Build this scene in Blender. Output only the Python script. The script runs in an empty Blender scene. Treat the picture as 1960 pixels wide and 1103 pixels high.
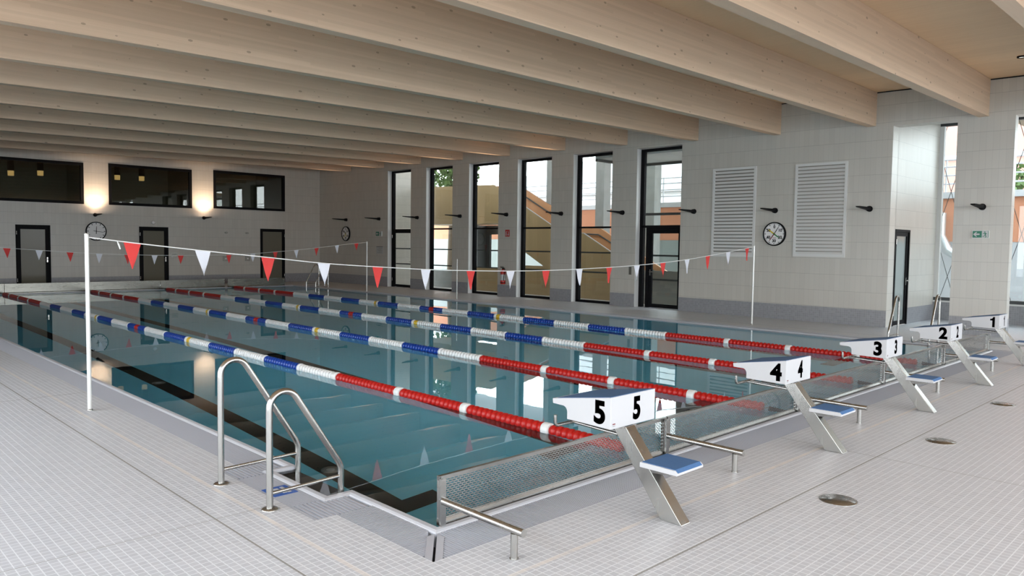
import bpy, math, random
from math import sin, cos, pi, radians, sqrt, atan2
from mathutils import Matrix, Vector
random.seed(4)
S = bpy.context.scene
COL = S.collection

# ------------------------------------------------------------------ materials
def mat(name, color=(.8, .8, .8), rough=.5, metal=0., spec=.5, build=None):
    m = bpy.data.materials.new(name); m.use_nodes = True
    nt = m.node_tree; b = nt.nodes['Principled BSDF']
    b.inputs['Base Color'].default_value = (*color, 1)
    b.inputs['Roughness'].default_value = rough
    b.inputs['Metallic'].default_value = metal
    b.inputs['Specular IOR Level'].default_value = spec
    if build: build(nt, b)
    return m

class N:
    """tiny node-expression helper"""
    def __init__(s, nt): s.nt = nt
    def m(s, op, a, b=None, c=None):
        n = s.nt.nodes.new('ShaderNodeMath'); n.operation = op
        for i, v in enumerate((a, b, c)):
            if v is None: continue
            if isinstance(v, (int, float)): n.inputs[i].default_value = v
            else: s.nt.links.new(v, n.inputs[i])
        return n.outputs[0]
    def pos(s):
        g = s.nt.nodes.new('ShaderNodeNewGeometry')
        x = s.nt.nodes.new('ShaderNodeSeparateXYZ'); s.nt.links.new(g.outputs['Position'], x.inputs[0])
        return g.outputs['Position'], x.outputs[0], x.outputs[1], x.outputs[2]
    def obj(s):
        g = s.nt.nodes.new('ShaderNodeTexCoord')
        x = s.nt.nodes.new('ShaderNodeSeparateXYZ'); s.nt.links.new(g.outputs['Object'], x.inputs[0])
        return g.outputs['Object'], x.outputs[0], x.outputs[1], x.outputs[2]
    def vec(s, x, y, z):
        n = s.nt.nodes.new('ShaderNodeCombineXYZ')
        for i, v in enumerate((x, y, z)):
            if isinstance(v, (int, float)): n.inputs[i].default_value = v
            else: s.nt.links.new(v, n.inputs[i])
        return n.outputs[0]
    def mul(s, v, k):
        n = s.nt.nodes.new('ShaderNodeVectorMath'); n.operation = 'MULTIPLY'
        s.nt.links.new(v, n.inputs[0]); n.inputs[1].default_value = k
        return n.outputs[0]
    def noise(s, v, scale, detail=2., rough=.5):
        n = s.nt.nodes.new('ShaderNodeTexNoise'); n.inputs['Scale'].default_value = scale
        n.inputs['Detail'].default_value = detail; n.inputs['Roughness'].default_value = rough
        s.nt.links.new(v, n.inputs['Vector']); return n.outputs[0]
    def white(s, v):
        n = s.nt.nodes.new('ShaderNodeTexWhiteNoise'); n.noise_dimensions = '3D'
        s.nt.links.new(v, n.inputs['Vector']); return n.outputs[0]
    def mix(s, f, a, b):
        n = s.nt.nodes.new('ShaderNodeMix'); n.data_type = 'RGBA'
        for i, v in ((0, f), (6, a), (7, b)):
            if isinstance(v, (int, float)): n.inputs[i].default_value = v
            elif isinstance(v, tuple): n.inputs[i].default_value = (*v, 1)
            else: s.nt.links.new(v, n.inputs[i])
        return n.outputs[2]
    def grid(s, x, pitch, gap):
        """1 inside a joint of the given width, repeating"""
        f = s.m('FRACT', s.m('DIVIDE', x, pitch))
        return s.m('LESS_THAN', f, gap / pitch)
    def cell(s, x, pitch): return s.m('FLOOR', s.m('DIVIDE', x, pitch))
    def near(s, x, c, w): return s.m('LESS_THAN', s.m('ABSOLUTE', s.m('SUBTRACT', x, c)), w)
    def mx(s, *a):
        r = a[0]
        for b in a[1:]: r = s.m('MAXIMUM', r, b)
        return r
    def link(s, a, b): s.nt.links.new(a, b)

def floor_nodes(nt, b):
    n = N(nt); P, x, y, z = n.pos()
    g = n.mx(n.grid(x, .05, .0062), n.grid(y, .05, .0062))
    var = n.white(n.vec(n.cell(x, .05), n.cell(y, .05), 0))
    big = n.noise(P, .9, 2)
    tile = n.mix(var, (.495, .51, .548), (.55, .565, .603))
    tile = n.mix(n.m('MULTIPLY', big, .25), tile, (.515, .515, .53))
    c = n.mix(g, tile, (.73, .75, .78))
    dx = n.m('MAXIMUM', n.m('MULTIPLY', x, -1), n.m('SUBTRACT', x, 12.5))
    dy = n.m('MAXIMUM', n.m('MULTIPLY', y, -1), n.m('SUBTRACT', y, 25.))
    be = n.mx(n.m('MULTIPLY', n.near(dx, .71, .016), n.m('LESS_THAN', dy, .82)),
              n.m('MULTIPLY', n.near(dy, .81, .016), n.m('LESS_THAN', dx, .72)))
    wav = n.noise(P, 9., 2)
    c = n.mix(n.m('MULTIPLY', be, n.m('MULTIPLY_ADD', wav, .9, .0)), c, (.78, .70, .62))
    jx = n.mx(n.near(dx, .953, .0065), n.near(dy, 1.262, .0065))
    cross = n.mx(n.m('MULTIPLY', n.mx(n.near(y, 1.06, .0035), n.near(y, 6.05, .0035), n.near(y, 11.05, .0035), n.near(y, 16.05, .0035), n.near(y, 21.05, .0035)), n.m('GREATER_THAN', dx, .36)),
                 n.m('MULTIPLY', n.mx(n.near(x, 3.79, .004), n.near(x, 8.8, .004)), n.m('GREATER_THAN', dy, .40)))
    c = n.mix(n.mx(jx, cross), c, (.27, .265, .25))
    n.link(c, b.inputs['Base Color'])
    r = n.m('MULTIPLY_ADD', g, .25, .42); n.link(r, b.inputs['Roughness'])

def wall_nodes(u):           # u: 'y' walls along Y, 'x' walls along X, 'both'
    def f(nt, b):
        n = N(nt); P, x, y, z = n.pos()
        t = {'x': x, 'y': y}.get(u) or n.m('ADD', x, y)
        zz = n.m('SUBTRACT', z, n.m('MULTIPLY_ADD', y, .0044, .372)) if u == 'y' else n.m('SUBTRACT', z, .38)
        h = n.grid(zz, .388, .0075); v = n.grid(t, .122, .004)
        var = n.white(n.vec(n.cell(t, .122), n.cell(zz, .388), 1.))
        c = n.mix(var, (.50, .482, .436), (.53, .512, .464))
        c = n.mix(n.m('MULTIPLY', v, .40), c, (.28, .275, .26))
        c = n.mix(n.m('MULTIPLY', h, .55), c, (.22, .215, .20))
        n.link(c, b.inputs['Base Color'])
    return f
def skirt_nodes(u):
    def f(nt, b):
        n = N(nt); P, x, y, z = n.pos()
        t = {'x': x, 'y': y}.get(u) or n.m('ADD', x, y)
        g = n.mx(n.grid(z, .05, .005), n.grid(t, .05, .005))
        var = n.white(n.vec(n.cell(t, .05), n.cell(z, .05), 2.))
        c = n.mix(var, (.235, .24, .255), (.28, .285, .30))
        n.link(n.mix(n.m('MULTIPLY', g, .6), c, (.36, .365, .38)), b.inputs['Base Color'])
    return f
def wood_nodes(ca, cb, axis='x', knots=True, lam=.04):
    def f(nt, b):
        n = N(nt); P, x, y, z = n.pos()
        w = n.noise(P, .6, 2)
        if axis == 'x': v = n.mul(P, (.5, 14, 26))
        elif axis == 'y': v = n.mul(P, (26, .7, 14))
        else: v = n.mul(P, (12, 12, .5))
        gr = n.noise(v, 1.0, 5., .6)
        c = n.mix(gr, ca, cb)
        if axis == 'x':
            ly = n.white(n.vec(n.cell(n.m('ADD', x, n.m('MULTIPLY', n.cell(z, lam), 1.37)), 2.6), n.cell(z, lam), n.cell(y, .5)))
            c = n.mix(n.m('MULTIPLY', ly, .38), c, tuple(k * .80 for k in ca))
        else:
            ly = n.white(n.vec(n.cell(x, .62) if axis == 'y' else n.cell(n.m('ADD', x, y), .31), 0, n.cell(z, 9)))
            c = n.mix(n.m('MULTIPLY', ly, .3), c, tuple(k * .78 for k in ca))
        if knots:
            vo = nt.nodes.new('ShaderNodeTexVoronoi'); vo.voronoi_dimensions = '2D'; vo.inputs['Scale'].default_value = 1.
            vo.inputs['Randomness'].default_value = 1.
            n.link(n.vec(n.m('MULTIPLY_ADD', n.m('FLOOR', n.m('MULTIPLY', y, 1.5)), 7.31, n.m('MULTIPLY', x, 2.0)), n.m('MULTIPLY', z, 4.2), 0), vo.inputs['Vector'])
            r = n.m('MULTIPLY_ADD', n.white(n.mul(vo.outputs['Position'], (1, 1, 1))), .115, -.035)
            k = n.m('LESS_THAN', vo.outputs['Distance'], r)
            c = n.mix(n.m('MULTIPLY', k, .48), c, (.13, .085, .05))
        n.link(c, b.inputs['Base Color'])
    return f
def steel_nodes(scale=(1, 1, 1)):
    def f(nt, b):
        n = N(nt); P, x, y, z = n.obj()
        r = n.noise(n.mul(P, scale), 14, 3)
        n.link(n.m('MULTIPLY_ADD', r, .14, .19), b.inputs['Roughness'])
    return f
def rubber_nodes(nt, b):
    n = N(nt); P, x, y, z = n.obj()
    r = n.noise(P, 160, 2)
    n.link(n.mix(r, (.035, .105, .245), (.06, .15, .33)), b.inputs['Base Color'])
def concrete_nodes(nt, b):
    n = N(nt); P, x, y, z = n.pos()
    n.link(n.mix(n.noise(P, 3, 5), (.22, .225, .215), (.33, .335, .32)), b.inputs['Base Color'])
def pool_nodes(nt, b):
    n = N(nt); P, x, y, z = n.pos()
    g = n.mx(n.grid(x, .10, .004), n.grid(y, .10, .004))
    big = n.noise(P, .5, 2)
    c = n.mix(big, (.19, .72, .965), (.21, .74, .97))
    n.link(n.mix(n.m('MULTIPLY', g, .3), c, (.34, .78, .85)), b.inputs['Base Color'])

M = {}
M['floor'] = mat('deck mosaic', rough=.45, build=floor_nodes)
for u in 'xy': M['wall_' + u] = mat('wall tile ' + u, rough=.32, build=wall_nodes(u)); M['skirt_' + u] = mat('skirting mosaic ' + u, rough=.35, build=skirt_nodes(u))
M['beam'] = mat('glulam spruce', rough=.6, build=wood_nodes((.615, .445, .305), (.725, .55, .395)))
M['ceil'] = mat('ceiling veneer', rough=.6, build=wood_nodes((.68, .465, .275), (.82, .60, .38), 'y', False))
M['timber'] = mat('golden cladding', rough=.45, build=wood_nodes((.33, .225, .105), (.41, .29, .15), 'z', False))
M['timber2'] = mat('orange cladding', rough=.5, build=wood_nodes((.50, .24, .11), (.60, .31, .15), 'z', False))
M['steel'] = mat('brushed steel', (.45, .44, .415), .26, 1., build=steel_nodes((1, 1, .15)))
M['sheet'] = mat('steel sheet', (.34, .337, .322), .34, 1., build=steel_nodes((.2, 1, 1)))
M['satin'] = mat('satin steel sheet', (.15, .147, .13), .36, 1., build=steel_nodes((.2, 1, 1)))
M['dull'] = mat('dull steel', (.33, .32, .30), .38, 1., build=steel_nodes())
M['white'] = mat('white plastic', (.50, .50, .51), .35)
M['offwhite'] = mat('white lacquer', (.66, .665, .65), .45)
M['rim'] = mat('rim ceramic', (.50, .51, .545), .3)
M['grate'] = mat('grate plastic', (.42, .43, .475), .5)
M['gutter'] = mat('gutter', (.035, .035, .04), .7)
M['black'] = mat('black frame', (.009, .009, .010), .5, spec=.05)
M['dark'] = mat('dark grey metal', (.045, .05, .052), .4)
M['ink'] = mat('black print', (.008, .008, .01), .55)
M['blue'] = mat('blue grip', (.05, .13, .29), .75, build=rubber_nodes)
M['fred'] = mat('red float', (.47, .010, .007), .38)
M['fwhite'] = mat('white float', (.78, .79, .78), .3)
M['fblue'] = mat('blue float', (.006, .045, .30), .28)
M['fyel'] = mat('yellow float', (.72, .46, .03), .35)
M['pred'] = mat('red cloth', (.66, .045, .04), .75)
M['pwhite'] = mat('white cloth', (.72, .73, .79), .75)
M['cord'] = mat('white cord', (.82, .82, .8), .6)
M['pole'] = mat('painted pole', (.66, .66, .63), .3, .25)
M['green'] = mat('green sign', (.0, .155, .085), .4)
M['red'] = mat('sign red', (.42, .02, .015), .35)
M['yellow'] = mat('yellow hand', (.60, .46, .02), .5)
M['dgreen'] = mat('green hand', (.02, .20, .07), .5)
M['dred'] = mat('dark red hand', (.16, .01, .015), .5)
M['face'] = mat('clock face', (.80, .80, .80), .4)
M['pool'] = mat('pool lining', rough=.5, build=pool_nodes)
M['lane'] = mat('black lane tile', (.006, .007, .008), .5)
M['conc'] = mat('concrete', rough=.8, build=concrete_nodes)
M['render'] = mat('orange render', (.58, .25, .14), .8)
M['pink'] = mat('pink render', (.60, .31, .25), .8)
M['paving'] = mat('outdoor paving', (.50, .49, .47), .85)
M['leaf'] = mat('leaves', (.09, .15, .04), .6)
M['bark'] = mat('bark', (.10, .075, .05), .9)
M['zinc'] = mat('zinc', (.6, .63, .64), .35, .8)
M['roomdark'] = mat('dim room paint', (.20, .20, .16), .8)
M['frosted'] = mat('frosted door glass', (.15, .14, .105), .14, spec=.16)
M['frosted2'] = mat('pale frosted glass', (.30, .34, .33), .1)
M['plate'] = mat('steel plate', (.30, .29, .26), .4, .8)
M['paper'] = mat('paper', (.45, .47, .47), .6)
M['bluesign'] = mat('blue sign', (.03, .10, .36), .45)

def glass_mat(name, tint=(1, 1, 1), ior=1.45):
    m = bpy.data.materials.new(name); m.use_nodes = True; nt = m.node_tree; nt.nodes.clear()
    o = nt.nodes.new('ShaderNodeOutputMaterial'); mx = nt.nodes.new('ShaderNodeMixShader')
    n = N(nt); lw = nt.nodes.new('ShaderNodeLayerWeight'); lw.inputs[0].default_value = .5
    r0 = ((ior - 1) / (ior + 1)) ** 2                      # Schlick reflectance, the same from both sides of the pane
    fac = n.m('MULTIPLY_ADD', n.m('POWER', lw.outputs['Facing'], 5), 1 - r0, r0)
    t = nt.nodes.new('ShaderNodeBsdfTransparent'); t.inputs[0].default_value = (*tint, 1)
    g = nt.nodes.new('ShaderNodeBsdfGlossy'); g.inputs['Roughness'].default_value = 0.0
    nt.links.new(fac, mx.inputs[0]); nt.links.new(t.outputs[0], mx.inputs[1])
    nt.links.new(g.outputs[0], mx.inputs[2]); nt.links.new(mx.outputs[0], o.inputs[0])
    return m
M['glass'] = glass_mat('window glass', (.93, .95, .94))
M['glass2'] = glass_mat('gallery glass', (.80, .83, .82))
M['glassdim'] = glass_mat('tinted glass', (.75, .76, .72), 1.75)
def water_mat():
    m = bpy.data.materials.new('pool water'); m.use_nodes = True; nt = m.node_tree; nt.nodes.clear()
    n = N(nt); o = nt.nodes.new('ShaderNodeOutputMaterial')
    g = nt.nodes.new('ShaderNodeBsdfGlass'); g.inputs['IOR'].default_value = 1.333
    g.inputs['Roughness'].default_value = 0.0; g.inputs['Color'].default_value = (1, 1, 1, 1)
    P, x, y, z = n.pos()
    bp = nt.nodes.new('ShaderNodeBump'); bp.inputs['Strength'].default_value = .022; bp.inputs['Distance'].default_value = .02
    n.link(n.noise(P, 1.6, 2), bp.inputs['Height']); n.link(bp.outputs[0], g.inputs['Normal'])
    n.link(g.outputs[0], o.inputs[0]); return m
M['water'] = water_mat()
def emit_mat(name, col, s):
    m = bpy.data.materials.new(name); m.use_nodes = True; b = m.node_tree.nodes['Principled BSDF']
    b.inputs['Base Color'].default_value = (*col, 1); b.inputs['Emission Color'].default_value = (*col, 1)
    b.inputs['Emission Strength'].default_value = s; return m
M['reflection_glow'] = emit_mat('warm reflection', (1, .66, .25), .55)  # glow standing in for warm reflections in the upper windows
M['spotglow'] = emit_mat('ceiling spot lens', (1, .93, .85), 1.2)

# ------------------------------------------------------------------ mesh builder
LOC = {}
class MB:
    def __init__(s): s.v = []; s.f = []; s.mi = []; s.sm = []; s.cur = 0
    def add(s, vs, fs, smooth=False):
        o = len(s.v); s.v += [tuple(p) for p in vs]
        for f in fs: s.f.append([i + o for i in f]); s.mi.append(s.cur); s.sm.append(smooth)
    def box(s, x0, x1, y0, y1, z0, z1):
        if x0 > x1: x0, x1 = x1, x0
        if y0 > y1: y0, y1 = y1, y0
        if z0 > z1: z0, z1 = z1, z0
        s.add([(x0, y0, z0), (x1, y0, z0), (x1, y1, z0), (x0, y1, z0), (x0, y0, z1), (x1, y0, z1), (x1, y1, z1), (x0, y1, z1)],
              [(0, 3, 2, 1), (4, 5, 6, 7), (0, 1, 5, 4), (1, 2, 6, 5), (2, 3, 7, 6), (3, 0, 4, 7)]); return s
    def hexa(s, p):          # 8 points: bottom ring 0-3, top ring 4-7
        s.add(p, [(0, 3, 2, 1), (4, 5, 6, 7), (0, 1, 5, 4), (1, 2, 6, 5), (2, 3, 7, 6), (3, 0, 4, 7)]); return s
    def prism(s, poly, axis, a, b):
        """extrude a 2-D polygon along axis; poly is (y,z) for x, (x,z) for y, (x,y) for z"""
        def P(u, v, t): return {'x': (t, u, v), 'y': (u, t, v), 'z': (u, v, t)}[axis]
        n = len(poly); vs = [P(u, v, a) for u, v in poly] + [P(u, v, b) for u, v in poly]
        area = sum(poly[i][0] * poly[(i + 1) % n][1] - poly[(i + 1) % n][0] * poly[i][1] for i in range(n))
        fl = (area > 0) ^ (b < a)
        if axis == 'y': fl = not fl
        f1 = list(range(n)); f2 = [i + n for i in range(n)]
        fs = [f1[::-1], f2] + [(i, (i + 1) % n, (i + 1) % n + n, i + n) for i in range(n)]
        if not fl: fs = [tuple(reversed(f)) for f in fs]
        s.add(vs, fs); return s
    def tube(s, pts, r, seg=12, caps=True, smooth=True):
        pts = [Vector(p) for p in pts]; n = len(pts)
        rs = r if isinstance(r, (list, tuple)) else [r] * n
        up = Vector((0, 0, 1)); T = []
        for i in range(n):
            t = (pts[min(i + 1, n - 1)] - pts[max(i - 1, 0)])
            T.append(t.normalized())
        a = T[0].orthogonal().normalized(); vs = []
        for i in range(n):
            a = (a - T[i] * a.dot(T[i])); a.normalize(); b = T[i].cross(a)
            for k in range(seg):
                w = 2 * pi * k / seg; vs.append(pts[i] + (a * cos(w) + b * sin(w)) * rs[i])
        fs = [(i * seg + k, i * seg + (k + 1) % seg, (i + 1) * seg + (k + 1) % seg, (i + 1) * seg + k) for i in range(n - 1) for k in range(seg)]
        s.add(vs, fs, smooth)
        if caps:
            s.add(vs[:seg], [tuple(range(seg))[::-1]]); s.add(vs[-seg:], [tuple(range(seg))])
        return s
    def lathe(s, prof, c, axis='z', seg=24, smooth=True, caps=True):
        """prof: (radius, height) list along the axis from centre c"""
        def P(r, h, w):
            u, v = r * cos(w), r * sin(w)
            return {'z': (c[0] + u, c[1] + v, c[2] + h), 'y': (c[0] + v, c[1] + h, c[2] + u), 'x': (c[0] + h, c[1] + u, c[2] + v)}[axis]
        vs = [P(r, h, 2 * pi * k / seg) for r, h in prof for k in range(seg)]; n = len(prof)
        s.add(vs, [(i * seg + k, i * seg + (k + 1) % seg, (i + 1) * seg + (k + 1) % seg, (i + 1) * seg + k) for i in range(n - 1) for k in range(seg)], smooth)
        if caps:
            s.add(vs[:seg], [tuple(range(seg))[::-1]]); s.add(vs[-seg:], [tuple(range(seg))])
        return s
    def cyl(s, c, r, h, axis='z', seg=24): return s.lathe([(r, 0), (r, h)], c, axis, seg)
    def sweep(s, path, prof):
        """closed horizontal path (ccw), profile of (outward offset, z)"""
        n = len(path); k = len(prof); vs = []
        for i in range(n):
            p0, p1, p2 = Vector(path[i - 1]), Vector(path[i]), Vector(path[(i + 1) % n])
            d1 = (p1 - p0).normalized(); d2 = (p2 - p1).normalized()
            n1 = Vector((d1.y, -d1.x)); n2 = Vector((d2.y, -d2.x)); m = n1 + n2; m = m / max(m.dot(n1), .2) if m.length > 1e-6 else n1
            for o, z in prof: vs.append((p1.x + m.x * o, p1.y + m.y * o, z))
        fs = [(i * k + j, i * k + j + 1, ((i + 1) % n) * k + j + 1, ((i + 1) % n) * k + j) for i in range(n) for j in range(k - 1)]
        s.add(vs, fs); return s
    def build(s, name, mats, parent=None, origin=None, bevel=0., bseg=2):
        if not isinstance(mats, (list, tuple)): mats = [mats]
        if parent is not None: o = LOC[parent.name]
        elif origin is not None: o = Vector(origin)
        else:
            xs, ys, zs = zip(*s.v); o = Vector(((min(xs) + max(xs)) / 2, (min(ys) + max(ys)) / 2, min(zs)))
        me = bpy.data.meshes.new(name)
        me.from_pydata([(x - o.x, y - o.y, z - o.z) for x, y, z in s.v], [], s.f); me.update()
        for m in mats: me.materials.append(m if not isinstance(m, str) else M[m])
        for p, i, q in zip(me.polygons, s.mi, s.sm): p.material_index = i; p.use_smooth = q
        ob = bpy.data.objects.new(name, me); COL.objects.link(ob)
        if parent is not None: ob.parent = parent
        else: ob.location = o
        LOC[ob.name] = o.copy()
        if bevel:
            bm = ob.modifiers.new('edge', 'BEVEL'); bm.width = bevel; bm.segments = bseg; bm.limit_method = 'ANGLE'; bm.angle_limit = radians(40)
        return ob
def tag(o, label=None, cat=None, group=None, kind=None):
    for k, v in (('label', label), ('category', cat), ('group', group), ('kind', kind)):
        if v: o[k] = v
    return o
def thing(name, label, cat, loc=(0, 0, 0), group=None, rot=0., kind=None):
    o = bpy.data.objects.new(name, None); o.empty_display_size = .1; COL.objects.link(o)
    o.location = loc; o.rotation_euler = (0, 0, rot); LOC[o.name] = Vector(loc) if not rot else Vector((0, 0, 0))
    return tag(o, label, cat, group, kind)
def local(o): LOC[o.name] = Vector((0, 0, 0)); return o       # children built in local coordinates
def copy_tree(o, loc=None, label=None, rot=None):
    r = o.copy(); COL.objects.link(r)
    if loc is not None: r.location = loc
    if rot is not None: r.rotation_euler = (0, 0, rot)
    if label: r['label'] = label
    LOC[r.name] = Vector((0, 0, 0))
    for ch in list(o.children):
        c = ch.copy(); COL.objects.link(c); c.parent = r
        for g in list(ch.children):
            d = g.copy(); COL.objects.link(d); d.parent = c
    return r
def struct(name, mb, m, parent=None, **k): return tag(mb.build(name, m, parent, **k), kind='structure' if parent is None else None)
def text_shapes(txt, size, bold=0.):
    cu = bpy.data.curves.new('glyph', 'FONT'); cu.body = txt; cu.size = size; cu.align_x = 'CENTER'; cu.align_y = 'CENTER'
    cu.offset = bold; cu.extrude = .0008; cu.resolution_u = 8
    ob = bpy.data.objects.new('glyph', cu); COL.objects.link(ob)
    dg = bpy.context.evaluated_depsgraph_get(); e = ob.evaluated_get(dg); me = e.to_mesh()
    vs = [tuple(v.co) for v in me.vertices]; fs = [tuple(p.vertices) for p in me.polygons]
    e.to_mesh_clear(); bpy.data.objects.remove(ob); bpy.data.curves.remove(cu)
    return vs, fs

# ------------------------------------------------------------------ camera
YAW, PITCH, ROLL, FPX = 0.77595536, -0.05640621, 0.01303894, 1451.0
CAMP = Vector((-2.93997, -3.63204, 1.77))
fwd = Vector((sin(YAW) * cos(PITCH), cos(YAW) * cos(PITCH), sin(PITCH)))
rt = Vector((cos(YAW), -sin(YAW), 0)); up = rt.cross(fwd)
r2 = rt * cos(ROLL) + up * sin(ROLL); u2 = r2.cross(fwd)
cd = bpy.data.cameras.new('camera'); cd.sensor_width = 36; cd.sensor_fit = 'HORIZONTAL'; cd.lens = FPX * 36 / 1960
cd.clip_start = .05; cd.clip_end = 400
cam = bpy.data.objects.new('camera', cd); COL.objects.link(cam)
cam.matrix_world = Matrix(((r2.x, u2.x, -fwd.x, CAMP.x), (r2.y, u2.y, -fwd.y, CAMP.y), (r2.z, u2.z, -fwd.z, CAMP.z), (0, 0, 0, 1)))
S.camera = cam

# ------------------------------------------------------------------ room shell
XR, YE, XL, YB, XG = 15.25, 27.61, -6.0, -9.0, 18.5
def zt(y): return 4.552 + .0086 * (y - .4)            # underside of the lintel over the openings
def zceil(y): return 5.335 + .012 * (y - .83)
PATH = [(0, 0), (12.5, 0), (12.5, .97), (12.7, .97), (12.7, 1.75), (12.5, 1.75), (12.5, 23.25), (12.7, 23.25), (12.7, 24.03), (12.5, 24.03),
        (12.5, 25), (0, 25), (0, 1.75), (-.2, 1.75), (-.2, .97), (0, .97)]
# deck: strips round the pool and its gutters (left edge of the grate steps out beside the ladders)
fl = MB()
def slab(x0, x1, y0, y1): fl.box(x0, x1, y0, y1, -.2, 0)
GX0, GX1, GY0, GY1 = -.345, 12.845, -.39, 25.39
slab(XL, GX0 - .155, YB, YE); slab(GX1 + .155, XR + .3, YB, YE)
slab(GX0 - .155, GX1 + .155, YB, GY0); slab(GX0 - .155, GX1 + .155, GY1, YE)
slab(GX0 - .155, GX0, GY0, .62); slab(GX0 - .155, GX0, 2.08, GY1)
slab(GX1, GX1 + .155, GY0, .62); slab(GX1, GX1 + .155, 2.08, 22.92); slab(GX1, GX1 + .155, 24.38, GY1)
slab(XR + .3, XG, YB, 2.7)
struct('floor', fl, 'floor')
pb = MB()
n = len(PATH)
pb.add([(x, y, -.02) for x, y in PATH] + [(x, y, -2.05) for x, y in PATH], [(i, i + n, (i + 1) % n + n, (i + 1) % n) for i in range(n)])
pb.add([(-.3, 0, -2.05), (12.8, 0, -2.05), (12.8, 25, -2.05), (-.3, 25, -2.05)], [(0, 1, 2, 3)])
pb.cur = 1
for k in range(5):
    xc = 1.25 + 2.5 * k
    pb.box(xc - .125, xc + .125, 2.0, 23.0, -2.06, -2.046)
    for yt in (2.0, 22.75): pb.box(xc - .5, xc + .5, yt, yt + .25, -2.06, -2.0455)
for k in range(5):                                     # wall crosses under the blocks
    xc = 1.25 + 2.5 * k
    pb.box(xc - .125, xc + .125, .0, .004, -1.2, -.3); pb.box(xc - .25, xc + .25, .0, .005, -.55, -.3)
struct('pool_basin', pb, ['pool', 'lane'])
wt = MB(); wt.add([(x, y, -.014) for x, y in PATH], [tuple(range(n))])
tag(wt.build('pool_water', 'water'), 'calm teal pool water mirroring the windows and beams', 'water', kind='stuff')
rm = MB(); rm.sweep(PATH, [(0, -.16), (0, -.004), (.006, .006), (.018, .012), (.05, .010), (.066, .002), (.072, -.006), (.072, -.10)])
struct('trim_1', rm, 'rim')

# gutter gratings: bars across the gutter, dark channel below
def bars_x(mb, x0, x1, y0, y1, pitch, w, clip=None):      # bars run along X, repeated along Y
    k = int((y1 - y0) / pitch)
    for i in range(k):
        y = y0 + (i + .5) * pitch; a, b = x0, x1
        if clip: a, b = clip(y, a, b)
        if b - a > .01: mb.box(a, b, y - w / 2, y + w / 2, -.022, -.001)
def bars_y(mb, x0, x1, y0, y1, pitch, w, clip=None):
    k = int((x1 - x0) / pitch)
    for i in range(k):
        x = x0 + (i + .5) * pitch; a, b = y0, y1
        if clip: a, b = clip(x, a, b)
        if b - a > .01: mb.box(x - w / 2, x + w / 2, a, b, -.022, -.001)
def frame_rect(mb, x0, x1, y0, y1, w=.012):
    mb.box(x0, x1, y0, y0 + w, -.022, -.0005); mb.box(x0, x1, y1 - w, y1, -.022, -.0005)
    mb.box(x0, x0 + w, y0 + w, y1 - w, -.022, -.0005); mb.box(x1 - w, x1, y0 + w, y1 - w, -.022, -.0005)
RI = .072
def side_grate(label, mirror, notches):
    t = thing('gutter_grating', label, 'grate', (12.5 + .2 if mirror else -.2, 12.5, 0), 'gutter gratings round the pool')
    X = (lambda a: 12.5 - a) if mirror else (lambda a: a)
    g = MB(); c = MB(); e = MB()
    def bx(x0, x1, *a, **k): bars_x(g, min(X(x0), X(x1)), max(X(x0), X(x1)), *a, **k)
    def by(x0, x1, *a, **k): bars_y(g, min(X(x0), X(x1)), max(X(x0), X(x1)), *a, **k)
    ys = [GY0 + .0]
    for a in notches: ys += [a - .35, a + 1.11]
    ys += [GY1]
    def clip(y, a, b):
        if y < 0:
            l = -RI + (y + RI) * .858 - .068
            return (a, min(b, l)) if not mirror else (max(a, 12.5 - l), b)
        if y > 25:
            l = -RI + (25 - y + RI) * .858 - .068
            return (a, min(b, l)) if not mirror else (max(a, 12.5 - l), b)
        return a, b
    for i in range(0, len(ys), 2): bx(GX0 + .004, -RI, ys[i], ys[i + 1], .0205, .0105, clip=clip)
    for a in notches:
        by(-.5, -RI, a - .35, a - .02, .031, .019); by(-.5, -RI, a + .8, a + 1.11, .031, .019)
        bx(-.5, -.2 - RI, a - .02, a + .8, .0155, .010)
    g.build('bars', 'grate', t)
    # channel
    c.box(X(-.52), X(0), GY0 - .02, GY1 + .02, -.14, -.09)
    c.build('channel', 'gutter', t)
    for yc, sg in ((0., -1), (25., 1)):                    # mitred corner strips
        q = [(-RI - .010, -RI), (-RI - .068, -RI), (GX0, GY0 + .079), (GX0, GY0 + .012)]
        e = MB(); e.prism([(X(a), yc - sg * b) for a, b in q], 'z', -.02, .0005); e.build('corner_strip', 'grate', t)
    return t
side_grate('long lilac white gutter grating along the ladder side of the pool, beside near left deck', False, [.97])
side_grate('long gutter grating along the pool edge facing the tall windows', True, [.97, 23.25])
def end_grate(label, far):
    Y = (lambda b: 25 - b) if far else (lambda b: b)
    t = thing('gutter_grating', label, 'grate', (6.25, Y(-.2), 0), 'gutter gratings round the pool')
    g = MB(); c = MB(); e = MB()
    def clip(x, a, b):
        l = None
        if x < -RI: l = -RI + (x + RI) * 1.165 - .079
        if x > 12.5 + RI: l = -RI + (12.5 - x + RI) * 1.165 - .079
        if l is None: return a, b
        return (a, min(b, l)) if not far else (max(a, 25 - l), b)
    bars_y(g, GX0, GX1, min(Y(GY0 + .004), Y(-RI)), max(Y(GY0 + .004), Y(-RI)), .0205, .0105, clip=clip)
    g.build('bars', 'grate', t)
    c.box(0, 12.5, Y(GY0), Y(0), -.14, -.091); c.build('channel', 'gutter', t)
    for xc, sg in ((0., -1), (12.5, 1)):
        q = [(-RI, -RI - .012), (-RI, -RI - .079), (GX0 + .068, GY0), (GX0 + .011, GY0)]
        e = MB(); e.prism([(xc - sg * a, Y(b)) for a, b in q], 'z', -.02, .0006); e.build('corner_strip', 'grate', t)
end_grate('gutter grating under the feet of the starting blocks, below the perforated screens', False)
end_grate('gutter grating along the far short end of the pool', True)

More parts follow.
